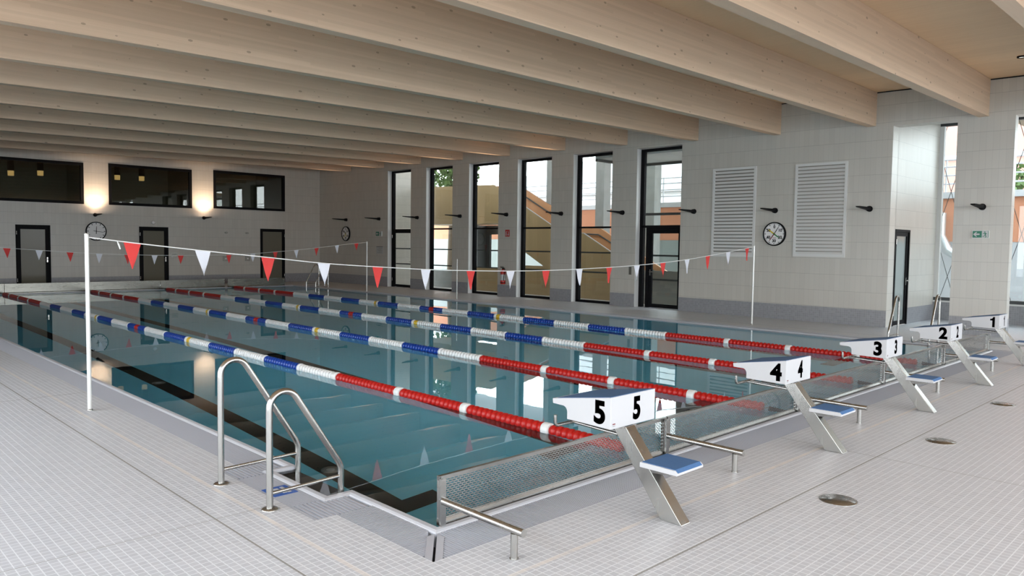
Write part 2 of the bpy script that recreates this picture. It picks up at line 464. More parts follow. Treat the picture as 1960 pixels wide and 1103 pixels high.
# right wall with six tall openings, the gallery pillars and the lintel
JF = [22.243, 19.705, 17.204, 14.707, 12.218, 9.764]      # far jambs
JN = [20.675, 18.12, 15.632, 13.135, 10.663, 8.237]       # near jambs
TH = .38
wr = MB()
def zq(mb, y0, y1, z0f, z1f, x0=XR, x1=XR + TH):           # slab between two heights that follow y
    mb.hexa([(x0, y0, z0f(y0)), (x1, y0, z0f(y0)), (x1, y1, z0f(y1)), (x0, y1, z0f(y1)), (x0, y0, z1f(y0)), (x1, y0, z1f(y0)), (x1, y1, z1f(y1)), (x0, y1, z1f(y1))])
zero = lambda y: 0.
edges = [2.7, JN[5]]
piers = [(JF[0], YE)] + [(JF[i + 1], JN[i]) for i in range(5)] + [(2.7, JN[5])]
for a, b in piers: zq(wr, a, b, zero, zt)
GP = [(.35, 1.405), (-2.1, -1.0), (-4.55, -3.45), (-7.0, -5.9), (YB, -8.35)]
for a, b in GP: zq(wr, a, b, zero, zt, XR, XR + .22)
zq(wr, YB, YE, zt, lambda y: zceil(y) + .15)
struct('wall_right', wr, 'wall_y')
sk = MB()
for a, b in piers: sk.box(XR - .006, XR + .001, a, b, 0, .373 + .0044 * (a + b) / 2 * .3)
for a, b in GP: sk.box(XR - .006, XR + .001, a - .004, b + .004, 0, .372); sk.box(XR - .006, XR + .224, a - .006, a, 0, .372)
struct('baseboard_right', sk, 'skirt_y')
# end wall with three upper windows and three doors
UW = [(1.9, 5.462, 3.085, 4.605), (6.309, 9.425, 3.10, 4.655), (10.308, 13.51, 3.135, 4.715)]
DR = [(3.272, 4.348, 2.272), (7.374, 8.476, 2.305), (12.349, 13.505, 2.345)]
we = MB()
def wall_grid(mb, us, zs, holes, axis, a, b):
    for i in range(len(us) - 1):
        for j in range(len(zs) - 1):
            uc, zc = (us[i] + us[i + 1]) / 2, (zs[j] + zs[j + 1]) / 2
            if any(h[0] < uc < h[1] and h[2] < zc < h[3] for h in holes): continue
            if axis == 'x': mb.box(us[i], us[i + 1], a, b, zs[j], zs[j + 1])
            else: mb.box(a, b, us[i], us[i + 1], zs[j], zs[j + 1])
holes = [h for h in UW] + [(d[0], d[1], 0, d[2]) for d in DR]
us = sorted({XL, XR + .3} | {h[0] for h in holes} | {h[1] for h in holes}); zs = sorted({0, 6.0} | {h[2] for h in holes} | {h[3] for h in holes})
wall_grid(we, us, zs, holes, 'x', YE, YE + .25)
struct('wall_far', we, 'wall_x')
sk = MB(); last = XL
for d in DR: sk.box(last, d[0], YE - .006, YE + .001, 0, .378); last = d[1]
sk.box(last, XR, YE - .006, YE + .001, 0, .378)
struct('baseboard_far', sk, 'skirt_x')
# left and rear walls with big glazed openings behind the camera
wl = MB(); LW = [(-8.6, -5.2, .4, 4.2), (-4.8, -1.4, .4, 4.2), (-1.0, 2.4, .4, 4.2), (2.8, 6.2, .4, 4.2), (6.6, 10.0, .4, 4.2)]
us = sorted({YB, YE} | {h[0] for h in LW} | {h[1] for h in LW}); wall_grid(wl, us, [0, .4, 4.2, 6.0], LW, 'y', XL - .3, XL)
struct('wall_left', wl, 'wall_y')
wb = MB(); BW = [(-5.6 + 4.1 * k, -5.6 + 4.1 * k + 3.7, .1, 4.3) for k in range(5)]
us = sorted({XL, XR + .3} | {h[0] for h in BW} | {h[1] for h in BW}); wall_grid(wb, us, [0, .1, 4.3, 6.0], BW, 'x', YB - .3, YB)
struct('wall_back', wb, 'wall_x')
# recess side wall, gallery parapet and gallery glazing
wg = MB(); GDOOR = (15.63, 16.60, 2.255)
wall_grid(wg, [XR + TH - .02, GDOOR[0], GDOOR[1], XG + .1], [0, GDOOR[2], 5.0], [(GDOOR[0], GDOOR[1], 0, GDOOR[2])], 'x', 2.70, 2.95)
struct('wall_recess', wg, 'wall_x')
wp = MB(); wp.box(XG, XG + .25, YB, 2.7, 0, .46); struct('wall_parapet', wp, 'skirt_y')
tr = MB(); tr.box(XG - .03, XG + .3, YB, 2.7, .46, .50); struct('trim_2', tr, 'offwhite')
sk = MB(); sk.box(GDOOR[1], XG, 2.693, 2.701, 0, .39); sk.box(XR + TH - .02, GDOOR[0], 2.693, 2.701, 0, .39); struct('baseboard_recess', sk, 'skirt_x')
cl = MB(); cl.hexa([(XL - .3, YB - .3, zceil(YB)), (XR + .01, YB - .3, zceil(YB)), (XR + .01, YE + .25, zceil(YE)), (XL - .3, YE + .25, zceil(YE)),
                    (XL - .3, YB - .3, zceil(YB) + .2), (XR + .01, YB - .3, zceil(YB) + .2), (XR + .01, YE + .25, zceil(YE) + .2), (XL - .3, YE + .25, zceil(YE) + .2)])
struct('ceiling', cl, 'ceil')
sj = MB(); sj.hexa([(XR - .012, YB, zceil(YB) - .022), (XR + .001, YB, zceil(YB) - .022), (XR + .001, YE, zceil(YE) - .022), (XR - .012, YE, zceil(YE) - .022), (XR - .012, YB, zceil(YB) - .001), (XR + .001, YB, zceil(YB) - .001), (XR + .001, YE, zceil(YE) - .001), (XR - .012, YE, zceil(YE) - .001)])
struct('trim_4', sj, 'black')      # shadow joint under the ceiling
cg = MB(); cg.box(XR + TH - .02, XG + .3, YB - .3, 2.95, 5.0, 5.15); struct('ceiling_gallery', cg, 'offwhite')

# ------------------------------------------------------------------ windows and doors
def rect_frame(mb, axis, u0, u1, z0, z1, w, a, b, bottom=True):
    """frame of bar width w filling u0..u1, z0..z1; axis is the wall normal"""
    def B(p, q, r, t):
        if axis == 'x': mb.box(a, b, p, q, r, t)
        else: mb.box(p, q, a, b, r, t)
    B(u0, u0 + w, z0, z1); B(u1 - w, u1, z0, z1); B(u0 + w, u1 - w, z1 - w, z1)
    if bottom: B(u0 + w, u1 - w, z0, z0 + w)
def tall_window(k):
    y0, y1 = JN[k], JF[k]; top = zt(y0) - .005
    hasdoor = k in (0, 5)
    t = thing('window_%d' % (k + 1), None, None, (XR + .25, (y0 + y1) / 2, 0), kind='structure')
    f = MB(); xa, xb = XR + .19, XR + .30
    rect_frame(f, 'x', y0, y1, .0, top, .075, xa, xb, bottom=not hasdoor); f.box(xa, xb, y1 - .135, y1 - .07, 0, top - .075)
    if not hasdoor: f.box(xa, xb, y0 + .075, y1 - .075, 2.33, 2.385)
    elif k == 5: f.box(xa, xb, y0 + .075, y1 - .075, 2.33, 2.40); f.box(xa, xb, y1 - .30, y1 - .25, 0, 2.33)
    f.build('frame', 'black', t)
    g = MB()
    if not hasdoor:
        g.box(xa + .05, xa + .058, y0 + .075, y1 - .075, .075, 2.33); g.box(xa + .05, xa + .058, y0 + .075, y1 - .075, 2.385, top - .075)
    else:
        zb = 2.40
        g.box(xa + .05, xa + .058, y0 + .075, y1 - .075, zb, top - .075)
        if k == 5: g.box(xa + .05, xa + .058, y1 - .25, y1 - .075, 0.02, 2.33)
    g.build('glass_pane', 'glass', t)
    if not hasdoor:
        for zb in (.93, 1.55):
            b = MB(); b.box(xb + .06, xb + .075, y0 + .03, y1 - .03, zb, zb + .045); b.build('guard_bar', 'dark', t)
    j = MB(); j.box(XR + .002, xa, y1 - .012, y1 - .0005, .0, top); j.build('jamb', 'offwhite', t)
    return t
for k in range(6): tall_window(k)
def glazed_door(idx, axis, u0, u1, zh, a, w, pane, hinge_low, bars=()):
    """door leaf with frame; a is the inner face coordinate"""
    c = (a, (u0 + u1) / 2, 0) if axis == 'x' else ((u0 + u1) / 2, a, 0)
    t = thing('door_%d' % idx, None, None, c, kind='structure')
    f = MB(); rect_frame(f, axis, u0, u1, 0, zh, .055, a, a + .10, bottom=False); f.build('door_frame', 'black', t)
    l = MB(); rect_frame(l, axis, u0 + .055, u1 - .055, .01, zh - .055, w, a + .025, a + .085)
    leaf = l.build('door_leaf', 'black', t)
    p = MB(); q = (u0 + .055 + w, u1 - .055 - w)
    if axis == 'x': p.box(a + .05, a + .058, q[0], q[1], .01 + w, zh - .055 - w)
    else: p.box(q[0], q[1], a + .05, a + .058, .01 + w, zh - .055 - w)
    p.build('glass_pane', pane, t)
    for zb in bars:
        b = MB()
        if axis == 'x': b.box(a + .075, a + .084, q[0], q[1], zb, zb + .05)
        else: b.box(q[0], q[1], a + .075, a + .084, zb, zb + .05)
        b.build('glazing_strip', 'dark', t)
    h = MB(); uh = (u0 + .055 + w * .5) if not hinge_low else (u1 - .055 - w * .5); sg = 1 if not hinge_low else -1
    if axis == 'x':
        h.tube([(a + .02, uh, 1.05), (a - .035, uh, 1.05), (a - .045, uh + sg * .03, 1.05), (a - .045, uh + sg * .13, 1.05)], .011, 8)
        h.box(a + .018, a + .026, uh - .02, uh + .02, .94, 1.12)
    else:
        h.tube([(uh, a + .02, 1.05), (uh, a - .035, 1.05), (uh + sg * .03, a - .045, 1.05), (uh + sg * .13, a - .045, 1.05)], .011, 8)
        h.box(uh - .02, uh + .02, a + .018, a + .026, .94, 1.12)
    h.build('door_handle', 'steel', t)
    g = MB(); ug = (u1 - .03) if not hinge_low else (u0 + .03)
    for zb in (.25, zh - .35):
        if axis == 'x': g.tube([(a - .012, ug, zb), (a - .012, ug, zb + .12)], .011, 8)
        else: g.tube([(ug, a - .012, zb), (ug, a - .012, zb + .12)], .011, 8)
    g.build('hinge', 'dull', t)
    return t
glazed_door(1, 'x', JN[0] + .01, JF[0] - .075, 2.36, XR + .17, .10, 'glass', False, (.93, 1.55))
glazed_door(2, 'x', JN[5] + .01, JF[5] - .30, 2.33, XR + .17, .11, 'glass', True, (.80, 1.50))
for i, d in enumerate(DR):
    glazed_door(3 + i, 'y', d[0], d[1], d[2], YE - .012, .10 if i < 2 else .07, 'frosted', i < 2, ())
glazed_door(6, 'y', GDOOR[0], GDOOR[1], GDOOR[2], 2.688, .10, 'frosted2', True, ())
cc = MB(); cc.box(XR + .10, XR + .17, JN[5] + .12, JN[5] + .62, 2.20, 2.27); struct('trim_3', cc, 'black')   # closer over the door in the sixth opening
for i, (x0, x1, z0, z1) in enumerate(UW):                  # upper windows of the end wall with the rooms behind
    t = thing('window_%d' % (7 + i), None, None, ((x0 + x1) / 2, YE, z0), kind='structure')
    f = MB(); rect_frame(f, 'y', x0, x1, z0, z1, .10, YE - .02, YE + .10); f.build('frame', 'black', t)
    g = MB(); g.box(x0 + .10, x1 - .10, YE + .05, YE + .058, z0 + .10, z1 - .10); g.build('glass_pane', 'glassdim', t)
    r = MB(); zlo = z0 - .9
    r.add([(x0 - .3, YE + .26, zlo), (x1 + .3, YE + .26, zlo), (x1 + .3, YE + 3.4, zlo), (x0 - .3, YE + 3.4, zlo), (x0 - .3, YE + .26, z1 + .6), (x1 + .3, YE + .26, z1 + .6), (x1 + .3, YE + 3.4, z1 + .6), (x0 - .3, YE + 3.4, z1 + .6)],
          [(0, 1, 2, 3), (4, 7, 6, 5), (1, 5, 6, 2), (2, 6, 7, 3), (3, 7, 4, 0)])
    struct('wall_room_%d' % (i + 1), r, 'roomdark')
refl = None  # added tubes with glowing ends stand in for reflections in the panes
for i, (x, zb, lab) in enumerate([(3.55, 4.10, 'dark tube with glowing end standing in for a reflection in the leftmost upper window, its left one'), (4.50, 4.17, 'dark tube with glowing end standing in for a reflection in the leftmost upper window, nearer its middle'),
                   (7.20, 4.20, 'dark tube with glowing end standing in for a reflection in the middle upper window, at its left end'), (8.13, 4.22, 'dark tube with glowing end standing in for a reflection in the middle upper window, second from its left end')]):
    if refl is None:
        refl = thing('reflection_tube', lab, 'reflection', (x, 29.5, zb), 'tubes standing in for reflections in the upper windows'); local(refl)
        a = MB(); a.cyl((0, 0, .18), .11, .50, seg=16); a.build('dark_tube', 'black', refl)
        a = MB(); a.lathe([(.02, -.005), (.10, 0), (.105, .18)], (0, 0, 0), seg=16); a.build('glow_end', 'reflection_glow', refl)
        a = MB(); a.tube([(0, 0, .68), (0, 0, UW[0][3] + .6 - zb)], .012, 6); a.build('cable', 'black', refl)
    else: copy_tree(refl, (x, 29.5, zb), lab)
# gallery glazing on x = 18.5
gw = thing('window_10', None, None, (XG + .1, -3, .5), kind='structure')
f = MB(); f.box(XG + .02, XG + .14, YB, 2.7, .50, .58); f.box(XG + .02, XG + .14, YB, 2.7, 4.93, 5.0)
f.build('frame', 'dark', gw)
for k in range(5):
    m_ = MB(); y = 2.7 - .10 - 2.45 * k; m_.box(XG + .02, XG + .14, y, y + .10, .58, 4.93); m_.build('mullion', 'offwhite', gw)
g = MB(); g.box(XG + .07, XG + .078, YB, 2.6, .58, 4.93); g.build('glass_pane', 'glass2', gw)
for j, (W, ax, a) in enumerate(((LW, 'x', XL - .2), (BW, 'y', YB - .2))):
    for i, (u0, u1, z0, z1) in enumerate(W):
        t = thing('window_%d' % (11 + i + 5 * j), None, None, (a, (u0 + u1) / 2, z0) if ax == 'x' else ((u0 + u1) / 2, a, z0), kind='structure')
        f = MB(); rect_frame(f, ax, u0, u1, z0, z1, .07, a, a + .1)
        um = (u0 + u1) / 2
        if ax == 'x': f.box(a, a + .1, um - .035, um + .035, z0 + .07, z1 - .07)
        else: f.box(um - .035, um + .035, a, a + .1, z0 + .07, z1 - .07)
        f.build('frame', 'black', t)

# ------------------------------------------------------------------ timber beams
BEAMS = [  # y of near face, underside z at right wall, underside slope along x, label
    (-8.6, 4.50, .004, None), (-6.2, 4.52, .004, None), (-3.8, 4.53, .004, None),
    (-1.42, 4.555, .004, 'pale timber roof beam cut off by the top right corner of the photo'),
    (.83, 4.572, .0060, 'pale timber roof beam ending above the green exit sign on the pillar'),
    (3.08, 4.596, .0050, 'pale timber roof beam ending above the right edge of the nearer louvre'),
    (5.37, 4.620, .0030, 'pale timber roof beam ending between the two louvres above the clock'),
    (7.73, 4.686, .0125, 'timber roof beam ending just right of the window with the glazed door nearest the louvres'),
    (10.12, 4.762, .0167, 'timber roof beam ending above the pier between fifth and sixth tall window'),
    (12.57, 4.800, .0170, 'timber roof beam ending above the pier between fourth and fifth tall window'),
    (15.09, 4.815, .0170, 'timber roof beam ending above the pier with the fire extinguisher'),
    (17.55, 4.855, .0190, 'timber roof beam ending above the pier between second and third tall window'),
    (20.03, 4.862, .0195, 'timber roof beam ending above the pier beside the farthest tall window'),
    (22.50, 4.875, .0195, 'timber roof beam ending above the far exit sign, second from the end wall'),
    (24.98, 4.880, .0180, 'timber roof beam closest to the end wall with the three dark upper windows')]
for y, z, sl, lab in BEAMS:
    x0, x1 = XL, XR - .002
    zl = z - sl * (x1 - x0); y1 = y + .19; top = zceil(y) - .002; top1 = zceil(y1) - .002
    b = MB(); b.hexa([(x0, y, zl), (x1, y, z), (x1, y1, z), (x0, y1, zl), (x0, y, top), (x1, y, top), (x1, y1, top1), (x0, y1, top1)])
    o = b.build('roof_beam', 'beam')
    if lab: tag(o, lab, 'beam', 'timber roof beams across the hall', 'thing')
    else: tag(o, 'pale timber roof beam over the deck behind the viewer', 'beam', 'timber roof beams behind the viewer', 'thing')

# ------------------------------------------------------------------ starting blocks
def starting_block(num, loc, label):
    t = thing('starting_block', label, 'starting block', loc, 'numbered starting blocks along the pool end'); local(t)
    W = .25
    def fillet(cx, cy, r, a0, a1, k=5): return [(cx + r * cos(radians(a0 + (a1 - a0) * i / k)), cy + r * sin(radians(a0 + (a1 - a0) * i / k))) for i in range(k + 1)]
    prof = [(-.56, .772), (-.56, .556), (-.175, .563)] + fillet(-.135, .612, .04, 180, 90)[0:] + [(-.04, .655), (-.037, .690)]
    b = MB(); b.prism(prof, 'x', -W, W); b.build('platform', 'white', t, bevel=.004)
    p = MB(); d = Vector((.52, -.082)).normalized()         # blue grip pad set in the top
    def on(y): return .6895 + (-.037 - y) * (.0825 / .523)
    pts = [(-.552, on(-.552)), (-.075, on(-.075))]
    p.hexa([(-W + .012, pts[0][0], pts[0][1] - .003), (W - .012, pts[0][0], pts[0][1] - .003), (W - .012, pts[1][0], pts[1][1] - .003), (-W + .012, pts[1][0], pts[1][1] - .003),
            (-W + .012, pts[0][0], pts[0][1] + .003), (W - .012, pts[0][0], pts[0][1] + .003), (W - .012, pts[1][0], pts[1][1] + .003), (-W + .012, pts[1][0], pts[1][1] + .003)])
    p.build('grip_pad', 'blue', t)
    if num == '1':                                         # bold one with its flag, drawn as two blocks and a wedge
        q = MB(); q.prism([(-.012, -.056), (.012, -.056), (.012, .056), (-.004, .056), (-.012, .040)], 'z', -.0008, .0008); q.prism([(-.034, .034), (-.034, .016), (-.011, .016), (-.011, .042), (-.020, .036)], 'z', -.0008, .0008)
        vs, fs = q.v, [tuple(f) for f in q.f]
    else: vs, fs = text_shapes(num, .158, .0072)
    h = max(v[1] for v in vs) - min(v[1] for v in vs); k = .162 / h; cy = (max(v[1] for v in vs) + min(v[1] for v in vs)) / 2; cx = (max(v[0] for v in vs) + min(v[0] for v in vs)) / 2
    for sgn, nm in ((-1, 'number'), (1, 'number')):        # both flanks
        m_ = MB(); m_.add([(sgn * (W + .0012 + 0 * v[2]), -.465 + sgn * (v[0] - cx) * k * .98, .660 + (v[1] - cy) * k) for v in vs], fs if sgn > 0 else fs); m_.build(nm, 'ink', t)
    m_ = MB(); m_.add([(.035 + (v[0] - cx) * k * .86, -.5612, .667 + (v[1] - cy) * k) for v in vs], fs); m_.build('number', 'ink', t)
    s_ = MB(); s_.box(-W + .018, -W + .048, -.5618, -.5602, .572, .594); s_.build('rating_plate', 'paper', t)
    s2 = MB(); s2.box(-W + .018, -W + .048, -.5622, -.5617, .587, .594); s2.box(-W + .021, -W + .045, -.5622, -.5617, .577, .579); s2.build('plate_print', 'dred', t)
    # slanted hollow post
    g = MB(); x0, x1 = -.105, -.005
    g.prism([(-.455, .557), (-.575, .557), (-1.03, 0), (-.868, 0)], 'x', x0, x1); g.build('post', 'steel', t, bevel=.004)
    q = MB(); q.box(x0 - .03, x1 + .03, -.57, -.30, .548, .557); q.build('mounting_plate', 'dull', t)
    # rear step
    b = MB(); ys0, ys1 = -1.03, -.745; zs0, zs1 = .335, .368
    b.prism([(ys0, zs1 - .016), (ys0, zs0), (ys1, zs0), (ys1, zs1), (ys0 + .018, zs1)], 'x', -.175, .135)
    st = b.build('step', 'white', t, bevel=.004)
    b = MB(); b.prism([(ys0 + .004, zs1 - .012), (ys0 + .021, zs1 + .0035), (ys1 - .012, zs1 + .0035), (ys1 - .012, zs1), (ys0 + .018, zs1), (ys0, zs1 - .016)], 'x', -.162, .122); b.build('grip_pad', 'blue', st)
    b = MB(); b.prism([(-.72, .335), (-.97, .335), (-.93, .305), (-.745, .285)], 'x', -.10, -.09); b.prism([(-.72, .335), (-.97, .335), (-.93, .305), (-.745, .285)], 'x', .03, .04)
    b.build('bracket', 'dull', t)
    # backstroke grip: cross bar with upturned ends on two rods
    g = MB(); yb, zb = -.085, .505
    xs0, xs1 = -.27, .16
    def bend(x, s): return [(x, yb, zb + .075), (x, yb, zb + .02), (x + s * .006, yb, zb + .006), (x + s * .02, yb, zb)]
    g.tube(bend(xs0, 1) + bend(xs1, -1)[::-1], .0125, 10)
    for xr in (-.085, -.025): g.tube([(xr, yb, zb), (xr, -.30, zb - .008), (xr, -.50, zb - .015)], .0105, 10)
    g.build('hand_grip', 'steel', t)
    return t
starting_block('5', (1.255, 0, 0), 'white starting block numbered 5, nearest and largest')
starting_block('4', (3.765, .0, 0), 'white starting block numbered 4, between blocks 5 and 3')
starting_block('3', (6.20, .0, 0), 'white starting block numbered 3, the middle one of five')
starting_block('2', (8.60, .02, 0), 'white starting block numbered 2, second from the gallery')
starting_block('1', (11.05, .02, 0), 'white starting block numbered 1, farthest, cut by the photo edge')

# ------------------------------------------------------------------ turning screens at both pool ends
def screen(loc, label, perforated, rot=0, group=None):
    t = thing('turning_screen', label, 'pool screen', loc, group, rot); local(t)
    f = MB(); L = 2.485 if perforated else 2.385
    f.box(.0, .045, -.012, .012, .0, .31); f.box(L - .045, L, -.012, .012, .0, .31)
    f.prism([(-.014, .285), (.014, .285), (.014, .312), (-.014, .312)], 'x', 0, L)
    f.prism([(-.022, -.004), (.014, -.004), (.014, .036), (-.012, .036), (-.022, .018)], 'x', 0, L)
    f.build('frame', 'sheet' if perforated else 'satin', t)
    s_ = MB()
    if perforated:
        x0, x1, z0, z1 = .045, L - .045, .036, .285
        rows = 17; dz = (z1 - z0) / rows; nc = 70; dxx = (x1 - x0) / nc; sw, sh = dxx * .76, dz * .56
        for j in range(rows):
            off = 0 if j % 2 else dxx / 2
            za, zb_ = z0 + j * dz, z0 + (j + 1) * dz; ha, hb = za + (dz - sh) / 2, zb_ - (dz - sh) / 2
            xs = [x0 + off + i * dxx for i in range(nc + (0 if off else 1))]
            xs = [x for x in xs if x >= x0 - 1e-6 and x <= x1 + 1e-6]
            if off: s_.add([(x0, 0, za), (xs[0], 0, za), (xs[0], 0, zb_), (x0, 0, zb_)], [(0, 1, 2, 3)]); 
            for i in range(len(xs) - 1):
                a, b = xs[i], xs[i + 1]; p, q = a + (dxx - sw) / 2, b - (dxx - sw) / 2
                s_.add([(a, 0, za), (b, 0, za), (b, 0, zb_), (a, 0, zb_), (p, 0, ha), (q, 0, ha), (q, 0, hb), (p, 0, hb)],
                       [(0, 1, 5, 4), (1, 2, 6, 5), (2, 3, 7, 6), (3, 0, 4, 7)])
            if off: s_.add([(xs[-1], 0, za), (x1, 0, za), (x1, 0, zb_), (xs[-1], 0, zb_)], [(0, 1, 2, 3)])
        s_.build('perforated_sheet', 'sheet', t)
    else:
        s_.box(.045, L - .045, -.004, .004, .036, .285); s_.build('steel_sheet', 'satin', t)
    return t
first = None
for k, lab in enumerate(['perforated steel turning screen beside starting block 5, nearest of the row', 'perforated steel turning screen beside starting block 4', 'perforated steel turning screen beside starting block 3',
                         'perforated steel turning screen beside starting block 2', 'perforated steel turning screen beside starting block 1']):
    loc = (.015 + 2.5 * k, .016, .008)
    if first is None: first = screen(loc, lab, True, group='perforated turning screens at the starting end')
    else: copy_tree(first, loc, lab)
first = None
for k, lab in enumerate(['plain steel turning screen at far pool end, leftmost', 'plain steel turning screen at far pool end between first and second lane rope', 'plain steel turning screen at far pool end between second and third lane rope',
                         'plain steel turning screen at far pool end between third and fourth lane rope', 'plain steel turning screen at far pool end in the corner by the far ladder']):
    loc = ((.02 + 2.4 * k) if k < 4 else 9.72, 24.985, .012)
    if first is None: first = screen(loc, lab, False, group='plain turning screens at the far pool end')
    else: copy_tree(first, loc, lab)
first = None
for k, (x, lab) in enumerate([(.02, 'steel screen brace on short floor post at the near pool corner'), (2.47, 'steel screen brace on floor post between blocks 5 and 4'), (4.97, 'steel screen brace on floor post between blocks 4 and 3'),
                              (7.47, 'steel screen brace on floor post between blocks 3 and 2'), (9.97, 'steel screen brace on floor post between blocks 2 and 1'), (12.47, 'steel screen brace on floor post beyond block 1')]):
    loc = (x, -.66, 0)
    if first is None:
        first = thing('screen_brace', lab, 'brace', loc, 'floor braces of the turning screens'); local(first)
        b = MB(); b.tube([(0, .63, .17), (0, .02, .166), (0, -.035, .166)], .0225, 14); b.build('rail', 'steel', first)
        b = MB(); b.tube([(0, -.0355, .166), (0, -.075, .166)], .0235, 14); b.build('end_cap', 'steel', first)
        b = MB(); b.tube([(0, 0, .002), (0, 0, .146)], .0215, 14); b.lathe([(.026, 0), (.026, .004)], (0, 0, .0), seg=16); b.build('post', 'steel', first)
        b = MB(); b.box(-.02, .02, .628, .644, .012, .31); b.build('upright', 'sheet', first)
    else: copy_tree(first, loc, lab)

# ------------------------------------------------------------------ lane ropes
PI_ = .0714
def disc_prof(L):
    k = max(1, round(L / PI_)); p = L / k; r = []
    for i in range(k): r += [(.044, i * p + .0005), (.057, i * p + p * .10), (.060, i * p + p * .30), (.059, i * p + p * .60), (.044, i * p + p * .72), (.044, i * p + p * .995)]
    return r
SEC = {}
def section(kind, L):
    key = (kind, round(L, 3))
    if key not in SEC:
        b = MB()
        if kind == 'band': b.lathe([(.030, 0), (.062, .004), (.065, .015), (.065, L - .015), (.062, L - .004), (.030, L)], (0, 0, 0), 'y', 16)
        else: b.lathe(disc_prof(L), (0, 0, 0), 'y', 16)
        SEC[key] = b
    return SEC[key]
def lane_rope(label, x):
    t = thing('lane_rope', label, 'lane rope', (x, 12.5, .012), 'lane ropes along the pool'); local(t)
    put = []
    def sec(y0, L, kind, col, name, lab=None): put.append((y0, L, kind, col, name, lab))
    for s in (0, 1):                                       # red ends, 5 m each, with white bands
        cuts = [.34, 1.19, 2.38, 3.58, 4.98]
        for i in range(4):
            a, b = cuts[i], cuts[i + 1]
            if i < 3:
                if s == 0: sec(a, b - a, 'disc', 'fred', 'float_section', 'red float section'); sec(b, .10, 'band', 'fwhite', 'float_band', 'white band')
                else: sec(25 - b, b - a, 'disc', 'fred', 'float_section', 'red float section'); sec(25 - b - .10, .10, 'band', 'fwhite', 'float_band', 'white band')
            else:
                sec(a if s == 0 else 25 - b, b - a, 'disc', 'fred', 'float_section', 'red float section')
            if i < 3: cuts[i + 1] += .10
    for i in range(15):
        y0 = 4.98 + i * 1.0027; L = 1.0027; col, nm = ('fwhite', 'white') if i % 2 == 0 else ('fblue', 'blue')
        if i == 7:
            sec(y0, .40, 'disc', 'fblue', 'float_section', 'blue float section'); sec(y0 + .40, .20, 'disc', 'fred', 'float_band', 'red centre band'); sec(y0 + .60, L - .60, 'disc', 'fblue', 'float_section', 'blue float section')
        elif i == 4:
            sec(y0, L - .19, 'disc', col, 'float_section', 'white float section'); sec(y0 + L - .19, .12, 'disc', 'fyel', 'float_band', 'yellow band'); sec(y0 + L - .07, .07, 'band', 'fwhite', 'float_band', 'white band')
        elif i == 10:
            sec(y0, .07, 'band', 'fwhite', 'float_band', 'white band'); sec(y0 + .07, .12, 'disc', 'fyel', 'float_band', 'yellow band'); sec(y0 + .19, L - .19, 'disc', col, 'float_section', 'white float section')
        elif i % 2 == 0:
            sec(y0, .055, 'band', 'fwhite', 'float_band', 'white band'); sec(y0 + .055, L - .11, 'disc', col, 'float_section', 'white float section'); sec(y0 + L - .055, .055, 'band', 'fwhite', 'float_band', 'white band')
        else: sec(y0, L, 'disc', col, 'float_section', nm + ' float section')
    for y0, L, kind, col, name, lab in put:
        key = (kind, round(L, 3), col)
        if key in MESHES:
            o = bpy.data.objects.new(name, MESHES[key]); COL.objects.link(o); o.parent = t
        else:
            b = section(kind, L); o = b.build(name, col, t); MESHES[key] = o.data
        o.location = (0, y0 - 12.5, 0); o['label'] = lab
    b = MB(); b.tube([(0, -12.46, .004), (0, 12.45, .004)], .0045, 6); b.build('cable', 'dull', t)
    b = MB()
    for s in (-1, 1): b.tube([(0, s * 12.44, 0), (0, s * 12.24, 0)], [.012, .026], 10)
    b.build('tensioner', 'black', t)
    return t
MESHES = {}
for x, lab in ((2.345, 'lane rope nearest the viewer, passing behind the ladder rails and ending at block 5'), (4.87, 'second nearest lane rope, ending between blocks 5 and 4'),
               (7.34, 'third lane rope from the viewer, ending by block 3'), (9.86, 'farthest lane rope, closest to the tall windows')):
    lane_rope(lab, x)

# ------------------------------------------------------------------ poles and pennant lines
def flag_pole(label, x, y, h, r=.021):
    t = thing('flag_pole', label, 'pole', (x, y, 0), 'steel poles standing round the pool')
    b = MB(); b.tube([(x, y, 0), (x, y, h)], r, 14); b.build('shaft', 'pole', t)
    b = MB(); b.lathe([(r + .006, 0), (r + .006, .012), (r + .001, .016)], (x, y, .0), seg=16); b.build('floor_socket', 'dull', t)
    b = MB(); b.lathe([(r + .001, 0), (r + .001, .01), (r * .6, .016)], (x, y, h), seg=14); b.build('cap', 'pole', t)
    return t
flag_pole('pale pole at the front left deck edge holding the near pennant line', -.605, 4.98, 1.82)
flag_pole('thin pale pole before the louvres holding the other end of the near pennant line', 13.33, 4.98, 1.82)
flag_pole('thin pale pole by the windows holding the far pennant line', 12.76, 20.0, 1.82)
flag_pole('short thin pole without flags standing before the tall windows', 12.86, 15.0, 1.29, .014)
